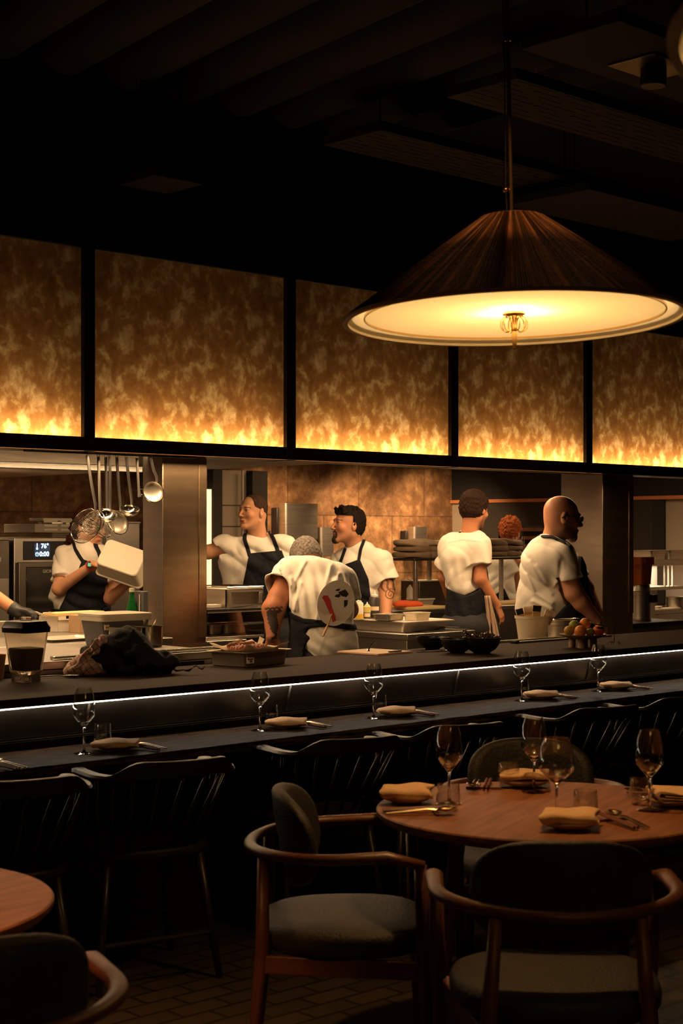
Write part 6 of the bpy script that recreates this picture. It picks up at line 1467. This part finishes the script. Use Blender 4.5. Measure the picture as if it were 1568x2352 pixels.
# ---- ovens at the back left
def dz(py, px, Y): return EYE + (1228 - py) / F * (Y / yd(px))
OY = 9.1; xa, xb = gx(32, OY), gx(236, OY)
t = thing('combi_oven', 'steel combi oven with a lit display behind the curly haired cook', 'oven', (xa, OY, 0)); W_ = xb - xa; zt = 1.53
ob('oven_body', MB().box(0, W_, 0, .75, .12, zt), 'steel_flat', t, bevel=.006)
for k in (0.05, W_ - .05):
    for y in (.05, .7): ob('leg', MB().tube([(k, y, 0), (k, y, .12)], .02, 10), 'steel_dark', t)
x1 = gx(53, OY) - xa; z0, z1 = dz(1286, 90, OY), dz(1243, 90, OY)
cp = ob('control_panel', MB().box(x1, x1 + .52, -.006, 0, z0, z1), 'black_plastic', t, bevel=.003)
sx0, sx1 = gx(78, OY) - xa, gx(113, OY) - xa; zs0, zs1 = dz(1279, 95, OY), dz(1249, 95, OY)
ob('display', MB().box(sx0, sx1, -.009, -.005, zs0, zs1), mat('screen', (.02, .03, .05), .3, emis=(.10, .16, .28), estr=.25), cp)
mat('glyph', (.7, .85, 1), .4, emis=(.45, .72, 1.), estr=2.6)
zc = (zs0 + zs1) / 2; sw = sx1 - sx0
for s_, x_, z_, z2 in (('76°', .66, .028, .044), ('0:00', .62, -.026, .044)):
    vs, fs = text_mb(s_, z2, .0012); ob('digits', MB().at((sx0 + sw * x_, -.0105, zc + z_), (R(90), 0, 0)).add(vs, fs), 'glyph', cp, 0)
mb = MB().at((sx0 + sw * .15, -.0105, zc + .024), (R(90), 0, 0)).box(-.003, .003, -.008, .024, -.0005, .0005).lathe([(0, -.0005), (.008, -.0005), (.008, .0005), (0, .0005)], 16, (0, -.012, 0)); ob('thermometer_icon', mb, 'glyph', cp, 0)
mb = MB().at((sx0 + sw * .15, -.0105, zc - .026), (R(90), 0, 0)).ring([(.011, -.0005), (.014, -.0005), (.014, .0005), (.011, .0005)], 24).tube([(-.005, .005, 0), (0, -.001, 0), (.007, .006, 0)], .0013, 4); ob('clock_icon', mb, 'glyph', cp, 0)
dr = ob('door', MB().box(.02, W_ - .02, -.03, 0, .55, dz(1291, 60, OY)), 'steel_dark', t, bevel=.006)
wx = gx(54, OY) - xa; zw = dz(1302, 60, OY)
ob('door_window', MB().box(wx, W_ - .08, -.034, -.029, .72, zw), mat('oven_glass', (.012, .010, .008), .08), dr, bevel=.004)
vs, fs = text_mb('GIORI', .030, .0009); mx_ = gx(103, OY) - xa; ob('lettering', MB().at((mx_, -.0355, dz(1312, 110, OY)), (R(90), 0, 0)).add(vs, fs), mat('letter_grey', (.42, .40, .37), .5), dr, 0)
ob('handle', MB().tube([(W_ - .05, -.07, .75), (W_ - .05, -.07, 1.25)], .012, 10), 'steel', dr)
t2 = thing('steel_cabinet', 'plain grey steel cabinet left of the combi oven', 'cabinet', (xa - .62, OY + .02, 0)); ob('cabinet_body', MB().box(0, .60, 0, .7, 0, 1.515), 'steel_dark', t2, bevel=.006); ob('latch', MB().box(.50, .53, -.008, 0, 1.37, 1.40), 'steel', t2, bevel=.002)
ob('front_panel', MB().box(.01, .59, -.006, 0, .1, 1.26), 'steel_flat', t2, bevel=.002)
t = thing('wire_racks', 'stacked wire racks lying on top of the oven', 'rack', (xa - .5, OY + .15, 1.531)); 
for z in (.004, .016, .028):
    mb = MB()
    for k in range(22): mb.tube([(z * 2 + k * .048, .0, z), (z * 2 + k * .048, .42, z)], .0022, 5)
    for y in (0, .21, .42): mb.tube([(z * 2, y, z), (z * 2 + 1.01, y, z)], .0032, 5)
    ob('rack', mb, 'chrome', t)
vx0, vx1 = gx(80, OY + .1), gx(196, OY + .1); zb = 1.565
t = thing('vent_box', 'pale vent box with louvres standing on the oven', 'vent box', (vx0, OY + .1, zb)); vh = dz(1203, 120, OY) - zb
ob('casing', MB().box(0, vx1 - vx0, 0, .4, 0, vh), 'soffit', t, bevel=.004); ob('top_bar', MB().box(.08, .34, .02, .2, vh + .02, vh + .04).box(.10, .12, .1, .12, vh, vh + .02).box(.3, .32, .1, .12, vh, vh + .02), 'white_plastic', t, bevel=.004)
mb = MB()
for i in range(3):
    for j in range(3): mb.box(.07 + i * .135, .18 + i * .135, -.006, 0, .012 + j * .028, .026 + j * .028)
ob('louvre', mb, 'white_plastic', t, bevel=.001)
fx0, fx1 = gx(244, 9.3), gx(321, 9.3); zf = dz(1202, 290, 9.3)
t = thing('fridge', 'grey steel fridge with a white top edge behind the hanging ladles', 'fridge', (fx0, 9.3, 0)); fw = fx1 - fx0
ob('fridge_body', MB().box(0, fw, 0, .7, 0, zf), 'steel_flat', t, bevel=.005); ob('top_edge', MB().box(0, fw, -.01, .7, zf, zf + .012), 'white_plastic', t, bevel=.002); ob('door_seam', MB().box(0, fw, -.002, 0, 1.18, 1.184), 'black_paint', t)
t = thing('wall_terminal', 'small black terminal with a blue screen and a green lamp on the fridge', 'terminal', (gx(234, 9.1), 9.24, dz(1222, 234, 9.2)))
ob('housing', MB().box(-.055, .055, -.02, .05, -.07, .06), 'black_plastic', t, bevel=.01); ob('screen', MB().box(-.026, .026, -.024, -.02, .005, .045), mat('screen_blue', (.2, .5, .8), .4, emis=(.25, .55, 1), estr=1.6), t)
ob('green_lamp', MB().ball((-.035, -.024, -.045), .010), mat('led_green', (.05, .9, .15), .4, emis=(.05, 1, .15), estr=4), t); ob('mount', MB().box(-.03, .03, .05, .062, -.05, .05), 'black_plastic', t)
# ---- glass case by the bent cook
xa, xb = gx(477, 6.68), gx(606, 6.68); zb = .975; zt = dz(1397, 540, 6.68)
t = thing('display_case', 'low glass fronted chilled case left of the bent cook', 'display case', (xa, 6.68, zb)); w_ = xb - xa; h_ = zt - zb
ob('base', MB().box(0, w_, 0, .45, 0, .016), 'steel', t, bevel=.002); ob('top', MB().box(-.01, w_ + .01, -.01, .46, h_ - .02, h_), 'black_metal', t, bevel=.003); ob('top_edge', MB().box(-.01, w_ + .01, -.013, -.01, h_ - .022, h_ - .016), 'steel', t)
ob('glass_front', MB().box(0, w_, 0, .003, .016, h_ - .02), 'glass', t); ob('back_panel', MB().box(0, w_, .44, .45, .016, h_ - .02), 'steel_dark', t); ob('side', MB().box(w_ - .004, w_, 0, .45, .016, h_ - .02), 'steel_dark', t)
ob('shelf', MB().box(.01, w_ * .7, .08, .40, .085, .092), 'chrome', t, bevel=.001)
for i in range(4):
    o = hotel_pan('food_pan', 'small steel pan inside the glass case', 0, 0, 0, .045, .09, .055, 0, world=Vector((xa + .07 + i * .105, 6.68 + .22, zb + .018)), gp='pans in the glass case'); o['label'] = 'small steel food pan behind the glass of the chilled case'
t = thing('warming_rack', 'steel rack with an oval opening standing on the glass case', 'rack', (gx(519, 6.75), 6.74, zt)); w_ = gx(602, 6.75) - gx(519, 6.75)
ob('rack_frame', MB().box(0, w_, 0, .02, .0, .018).box(0, w_, 0, .02, .085, .105).box(0, .03, 0, .02, .018, .085).box(w_ - .03, w_, 0, .02, .018, .085).box(0, w_, 0, .3, .100, .108).box(0, .01, 0, .3, 0, .1).box(w_ - .01, w_, 0, .3, 0, .1), 'steel', t, bevel=.004)
mb = MB()
for k in range(16): mb.tube([(.02 + k * (w_ - .04) / 15, .0, .118), (.02 + k * (w_ - .04) / 15, .28, .118)], .002, 5)
mb.tube([(0, .0, .114), (w_, .0, .114)], .003, 5).tube([(0, .28, .114), (w_, .28, .114)], .003, 5); ob('wire_grid', mb, 'chrome', t)
o = tag(ob('white_box', MB().box(-.04, .04, -.03, .03, 0, .02), 'white_plastic', None, bevel=.003), 'small white box on the glass case beside the column', 'box'); o.location = (gx(488, 6.8), 6.8, zt)
# ---- island: trays, pans, bottles
o = hotel_pan('lidded_tray', 'large lidded steel tray on the island bench', 0, 0, 0, .21, .32, .060, 0, world=Vector((7.06, 6.98, .95)))
ob('lid', loft([(.225, .345, .062), (.225, .345, .067), (.20, .31, .072), (.19, .30, .068)], r=.03), 'steel', o); IZ = .95 + .072
o = tag(ob('steel_sheet', MB().box(-.2, .2, -.14, .14, 0, .004), 'black_metal', None), 'black tray edge lying right of the lidded tray', 'tray'); o.location = (7.20, 6.74, .951); o.location.x = 7.17
o = hotel_pan('shallow_pan', 'shallow round cornered steel pan on top of the lidded tray', 0, 0, 0, .075, .075, .035, 0, world=atz(893, 1424, IZ)); o.location.z = IZ
t = thing('plastic_box', 'clear plastic box on top of the lidded tray', 'box', atz(957, 1424, IZ) , R(0)); ob('box_wall', loft([(.06, .05, 0), (.068, .058, .045), (.073, .063, .047), (.066, .056, .046), (.057, .047, .004)], r=.012), 'frosted_plastic', t)
def squeeze(label, px, py, r, h, cm, fill, fm):
    t = thing('squeeze_bottle', label, 'bottle', atz(px, py, IZ), 0, 'squeeze bottles on the island')
    ob('bottle_body', MB().lathe([(0, 0), (r, 0), (r, h * .72), (r * .8, h * .78), (0, h * .78)], 24), cm, t, bevel=.001)
    if fill: ob('contents', MB().lathe([(r * 1.005, .001), (r * 1.01, .002), (r * 1.01, h * fill), (r * 1.005, h * fill)], 24), fm, t)
    ob('cap', MB().lathe([(0, h * .77), (r * .66, h * .77), (r * .66, h * .84), (r * .3, h * .86), (r * .12, h), (0, h)], 20), 'white_plastic', t); return t
squeeze('pale squeeze bottle a third full of yellow oil, leftmost of three', 824, 1422, .028, .135, 'white_plastic', .24, mat('oil', (.75, .48, .06), .3))
b2 = squeeze('short squeeze bottle with a yellow top and labelled dark contents', 843, 1421, .023, .105, mat('oil_pale', (.62, .52, .18), .3), .38, mat('olive_dark', (.05, .05, .03), .35))
b3 = squeeze('tallest squeeze bottle, filled with dark sauce and labelled', 860, 1420, .034, .175, mat('sauce', (.045, .038, .035), .3), 0, None)
for b_, r_, z0, z1, s_ in ((b2, .0238, .012, .036, 'OIL'), (b3, .0345, .05, .075, 'SOY')):
    mb = MB(); mb.grid(lambda u, v: (r_ * math.sin(-.9 + 1.8 * u + VROT), -r_ * math.cos(-.9 + 1.8 * u + VROT), z0 + (z1 - z0) * v), 10, 1); ob('label', mb, 'paper', b_, 180)
o = tag(ob('folding_tongs', MB().tube([(0, 0, .006), (.12, .03, .012), (.24, .02, .008)], [.006, .008, .004], 6, flat=.5), 'black_metal', None), 'dark tongs lying at the right end of the island bench', 'tongs'); o.location = (7.12, 6.66, .957)
# ---- brush tub, pots
t = thing('brush_tub', 'translucent round tub full of pastry brushes behind the counter', 'tub', atz(1222, 1474, .935), 0); t.location = (gx(1222, 5.75), 5.75, .935)
ob('tub_wall', MB().lathe([(0, 0), (.075, 0), (.078, .004), (.096, .135), (.101, .137), (.101, .152), (.097, .152), (.094, .137), (.075, .008), (0, .006)], 40), 'frosted_plastic', t)
BQ = t.location
for i, (x, y, a, ta, w_, m1, m2, lab) in enumerate(((-.055, 0, -14, 0, .019, 'cutting_board', 'black_plastic', 'dark bristled brush leaning left in the tub'), (-.015, .02, -4, 3, .024, 'cutting_board', 'paper', 'pale flat brush upright in the middle of the tub'),
        (.01, -.03, 5, -4, .022, 'wood_light', 'black_plastic', 'wide black headed brush in the middle of the tub'), (.045, -.01, 24, 2, .022, 'cutting_board', 'paper', 'pale bristled brush leaning right in the tub'), (.06, .03, 30, 8, .020, 'wood_light', 'paper', 'rearmost pale brush leaning far right'), (0, .05, 10, 8, .02, 'cutting_board', 'paper', 'short pale brush at the back of the tub'))):
    b_ = thing('pastry_brush', lab, 'brush', (BQ.x, BQ.y, .945), 0, 'pastry brushes in the tub', (R(-ta), R(a), VROT)); b_.location = Vector((BQ.x, BQ.y, .945)) + RGT * (x * .55) + FWD * y
    L = .145 + .008 * (i % 3)
    ob('handle', MB().box(-.007, .007, -.003, .003, 0, L * .72).box(-w_, w_, -.005, .005, L * .72, L), m1, b_, bevel=.002); ob('bristles', MB().grid(lambda u, v: ((u - .5) * 2 * w_ * (1 + .12 * v), .0, L + v * (.042 + .003 * math.sin(u * 40))), 16, 2), m2, b_, 180, solid=.009); ob('ferrule', MB().box(-w_ * 1.03, w_ * 1.03, -.006, .006, L - .006, L + .008), 'wood_light', b_, bevel=.001)
def pot(label, px, Y, z, r, h):
    t = thing('steel_pot', label, 'pot', (gx(px, Y), Y, z), 0, 'steel pots behind the fruit'); ob('pot_body', MB().lathe([(0, 0), (r * .96, 0), (r, .006), (r, h), (r * 1.08, h + .003), (r * 1.08, h + .006), (r * .96, h + .003), (r * .94, .008), (0, .006)], 40), 'steel', t); return t
pot('stainless pot right of the brush tub', 1290, 5.76, .935, .082, .085); t = pot('shallow steel bowl stacked on the stainless pot', 1290, 5.76, .935 + .092, .088, .022)
o = tag(ob('steel_sieve', MB().tube([(.1 * math.cos(k * math.pi / 20), .08 * math.sin(k * math.pi / 20), .0) for k in range(41)], .004, 6), 'chrome', None), 'thin steel ring resting on the stacked pots', 'ring'); o.location = (gx(1294, 5.76), 5.76, .935 + .122)
# ---- rear bench and towel shelf
SZ = dz(1280, 1060, 8.2)
xa, xb = gx(925, 8.2), gx(1203, 8.2); t = thing('towel_shelf', 'steel over shelf carrying folded towels on the rear bench', 'shelf', (xa, 8.2, 1.0)); w_ = xb - xa
ob('shelf_board', MB().box(0, w_, -.12, .22, SZ - 1.0 - .02, SZ - 1.0), 'steel_dark', t, bevel=.003)
for x in (.03, .50, w_ - .05):
    for y in (-.10, .20): ob('post', MB().box(x - .014, x + .014, y - .014, y + .014, 0, SZ - 1.02), 'steel', t, bevel=.002)
mat('towel_brown', (.30, .20, .13), .95, 0, .4, 200, .2, 30); mat('towel_pale', (.56, .42, .27), .95, 0, .4, 200, .2, 30)
k = 0; bn = None
for px, n, w_ in ((946, 3, .30), (986, 3, .28), (1126, 3, .30), (1158, 3, .30)):
    for j in range(n):
        o = tag(ob('folded_towel', pad(w_ / 2, .12, .046, lambda x, y, z: (x * (1 + .05 * math.sin(y * 40 + k)), y, .024 + z * (1 + .25 * math.sin(x * 22 + k)) + .008 * math.sin(x * 14 + k * 2) * (j == n - 1))), 'towel_pale' if j == n - 1 and px < 1000 else 'towel_brown', None, 180), None, None, 'folded towels on the over shelf')
        o.location = (gx(px, 8.22), 8.22, SZ + j * .044); o.rotation_euler.z = R((k * 37) % 16 - 8); k += 1
        o['category'] = 'towel'; o['label'] = '%s folded towel in the %s stack on the over shelf' % (['lowest', 'second', 'third', 'top'][j] if j < n - 1 else 'topmost', {946: 'leftmost', 986: 'second', 1126: 'third', 1158: 'rightmost'}[px])
for i, (px, lab) in enumerate(((1185, 'left'), (1197, 'right'))):
    for j in range(4):
        o = tag(ob('stacked_glass', MB().lathe([(0, 0), (.020, 0), (.028, .05), (.026, .05), (.019, .004), (0, .004)], 20), 'glass', None), '%s small glass of the %s stack beside the towels' % (['lowest', 'second', 'third', 'top'][j], lab), 'glass', 'small glasses stacked beside the towels'); o.location = (gx(px, 8.15), 8.15, SZ + .036 * j)
for nm, px, z0, py, lab in (('cutting_board', 958, 1.0, 1402, 'yellow board under the orange cloth on the rear bench'), ('cutting_board', 1178, 1.0, 1402, 'large yellow board in front of the red haired cook')):
    wd = .19 if px < 1000 else .26; o = tag(ob(nm, MB().box(-wd, wd, -.14, .14, 0, .02), 'cutting_board', None, bevel=.003), lab, 'cutting board'); o.location = (gx(px, 8.08), 8.10, 1.0)
g = SDF((-.2, -.08, -.01), (.2, .1, .06), .006); g.ell((0, 0, .012), (.15, .06, .026), .01); g.ell((-.07, .0, .022), (.07, .05, .02), .02); X, Y, Z = g.co((slice(None),) * 3); g.f = np.maximum(g.f + .004 * fold(X, Y, Z, 2, 1), .002 - Z).astype(np.float32)
o = tag(sdf_obj('orange_cloth', g, mat('orange_cloth', (.80, .12, .03), .9), None), 'bright orange folded cloth on the rear bench', 'cloth'); o.location = (gx(938, 8.06), 8.06, 1.02)
t = thing('plastic_tub', 'clear lidded plastic tub on the rear bench under the shelf', 'tub', (gx(966, 8.35), 8.35, 1.0)); ob('tub_wall', loft([(.075, .06, 0), (.088, .07, .05)], r=.02), 'frosted_plastic', t); ob('lid', loft([(.094, .076, .05), (.094, .076, .060)], r=.02), 'white_plastic', t)
t = thing('spray_bottle', 'white pump bottle with an orange strip under the towel shelf', 'bottle', (gx(944, 8.42), 8.42, 1.0)); ob('bottle_body', MB().lathe([(0, 0), (.035, 0), (.036, .01), (.036, .13), (.012, .165), (0, .165)], 24), 'white_plastic', t); ob('pump', MB().tube([(0, 0, .16), (0, 0, .20), (-.035, 0, .205)], .005, 8), 'white_plastic', t); ob('label', MB().box(.012, .03, -.038, -.030, .01, .13), 'orange_cloth', t)
t = thing('steel_box', 'grey steel box with a pale top edge under the towel shelf', 'box', (gx(1000, 8.3), 8.42, 1.0)); ob('housing', MB().box(-.16, .16, -.1, .1, 0, .19), 'steel_dark', t, bevel=.004); ob('top_edge', MB().box(-.16, .16, -.104, .1, .19, .197), 'white_plastic', t)
# ---- wall dispensers
for i, (p0, p1, y0, y1, lab) in enumerate(((646, 722, 1156, 1238, 'tall steel dispenser on the stone wall between the two cooks'), (728, 759, 1211, 1278, 'small steel dispenser low on the stone wall by the goatee cook'), (942, 973, 1210, 1260, 'steel dispenser on the stone wall above the towels'))):
    Y = WY - .13; x0, x1 = gx(p0, Y), gx(p1, Y); z0, z1 = dz(y1, p0, Y), dz(y0, p0, Y)
    t = thing('wall_dispenser', lab, 'dispenser', ((x0 + x1) / 2, Y, z0)); o = ob('housing', loft([((x1 - x0) / 2, .06, 0), ((x1 - x0) / 2, .06, z1 - z0)], r=.025), 'steel', t); ob('back_plate', MB().box(-(x1 - x0) / 2 - .02, (x1 - x0) / 2 - .02, .04, .13, .0, z1 - z0 - .04), 'black_metal', t, bevel=.01)
# ---- right side
t = thing('steel_canister', 'tall steel canister with a black tap right of the second column', 'canister', (gx(1472, 7.2), 7.2, .885)); h_ = dz(1342, 1472, 7.2) - .885
ob('canister_body', MB().lathe([(0, 0), (.075, 0), (.078, .01), (.075, .02), (.075, h_ * .8), (.079, h_ * .82), (.07, h_ * .9), (.06, h_), (0, h_)], 36), 'steel', t); ob('tap', MB().box(.02, .075, -.10, -.06, h_ * .5, h_ * .72).tube([(.05, -.09, h_ * .6), (.09, -.09, h_ * .55)], .008, 8), 'black_plastic', t, bevel=.006)
t = thing('amber_box', 'amber translucent box stacked on the steel canister', 'box', (gx(1470, 7.2), 7.2, .885 + h_)); mat('amber_plastic', (.45, .10, .02), .3, 0, 0, trans=.3)
ah = dz(1279, 1472, 7.2) - .885 - h_; ob('box_wall', loft([(.06, .06, 0), (.068, .068, ah * .72)], r=.012), 'amber_plastic', t); ob('lid', loft([(.085, .075, ah * .72), (.085, .075, ah)], r=.012), 'amber_plastic', t)
Y = 8.15; xa = gx(1490, Y); t = thing('heated_cabinet', 'lit glass fronted cabinet on the far bench at the right edge', 'cabinet', (xa, Y, .89)); z0, z1 = dz(1347, 1530, Y) - .89, dz(1299, 1530, Y) - .89
ob('legs_panel', MB().box(0, .52, .28, .30, 0, z0), 'steel_dark', t); ob('floor_plate', MB().box(0, .52, 0, .3, z0 - .03, z0), 'steel', t, bevel=.003); ob('roof', MB().box(-.03, .54, -.03, .3, z1, z1 + .05), 'steel', t, bevel=.003); ob('back', MB().box(0, .52, .28, .30, z0, z1), 'white_plastic', t)
for x in (.0, .24, .30, .36): ob('post', MB().box(x, x + .015, 0, .015, z0, z1), 'white_plastic', t)
ob('glass_pane', MB().box(.02, .24, .005, .008, z0, z1), 'glass', t)
area('cabinet_lamp', (.26, .15, z1 - .004), (0, 0, 0), .5, .2, 4, (1, .82, .6), 170, t)
for i, x in enumerate((.05, .33)):
    o = hotel_pan('storage_pan', ['left', 'right'][i] + ' steel pan on the roof of the lit cabinet', 0, 0, 0, .12, .11, .085, 0, world=Vector((xa + .12 + x, Y + .12, .89 + z1 + .05)), gp='pans on the lit cabinet')
t = pot('steel pot with a wide rim on the far bench at the right edge', 1552, 7.9, .91, .085, .085); t.location = (gx(1552, 8.08), 8.08, .89)
o = tag(ob('white_board', MB().box(-.22, .30, -.05, .05, 0, .014), 'white_plastic', None, bevel=.003), 'white board at the front of the far bench', 'board'); o.location = (gx(1520, 8.06), 8.06, .891); o.location.x = gx(1530, 8.06) - .1; t.location.z = .906
o = tag(ob('small_dish', MB().lathe([(0, 0), (.03, 0), (.05, .018), (.047, .018), (.028, .004), (0, .004)], 24), 'white_plastic', None), 'small white dish left of the wide rimmed pot', 'dish'); o.location = (gx(1508, 8.06), 8.06, .906)
t = thing('tray_rack', 'dark red brown slatted rack behind the red haired cook', 'rack', (gx(1200, 9.2), 9.2, 0)); w_ = gx(1250, 9.2) - gx(1200, 9.2)
for k in range(5): ob('slat', MB().box(0, w_, 0, .3, 1.28 + k * .075, 1.31 + k * .075), 'chair_wood', t, bevel=.002)
for x in (0, w_ - .02): ob('upright', MB().box(x, x + .02, .01, .29, 0, 1.63), 'black_metal', t)
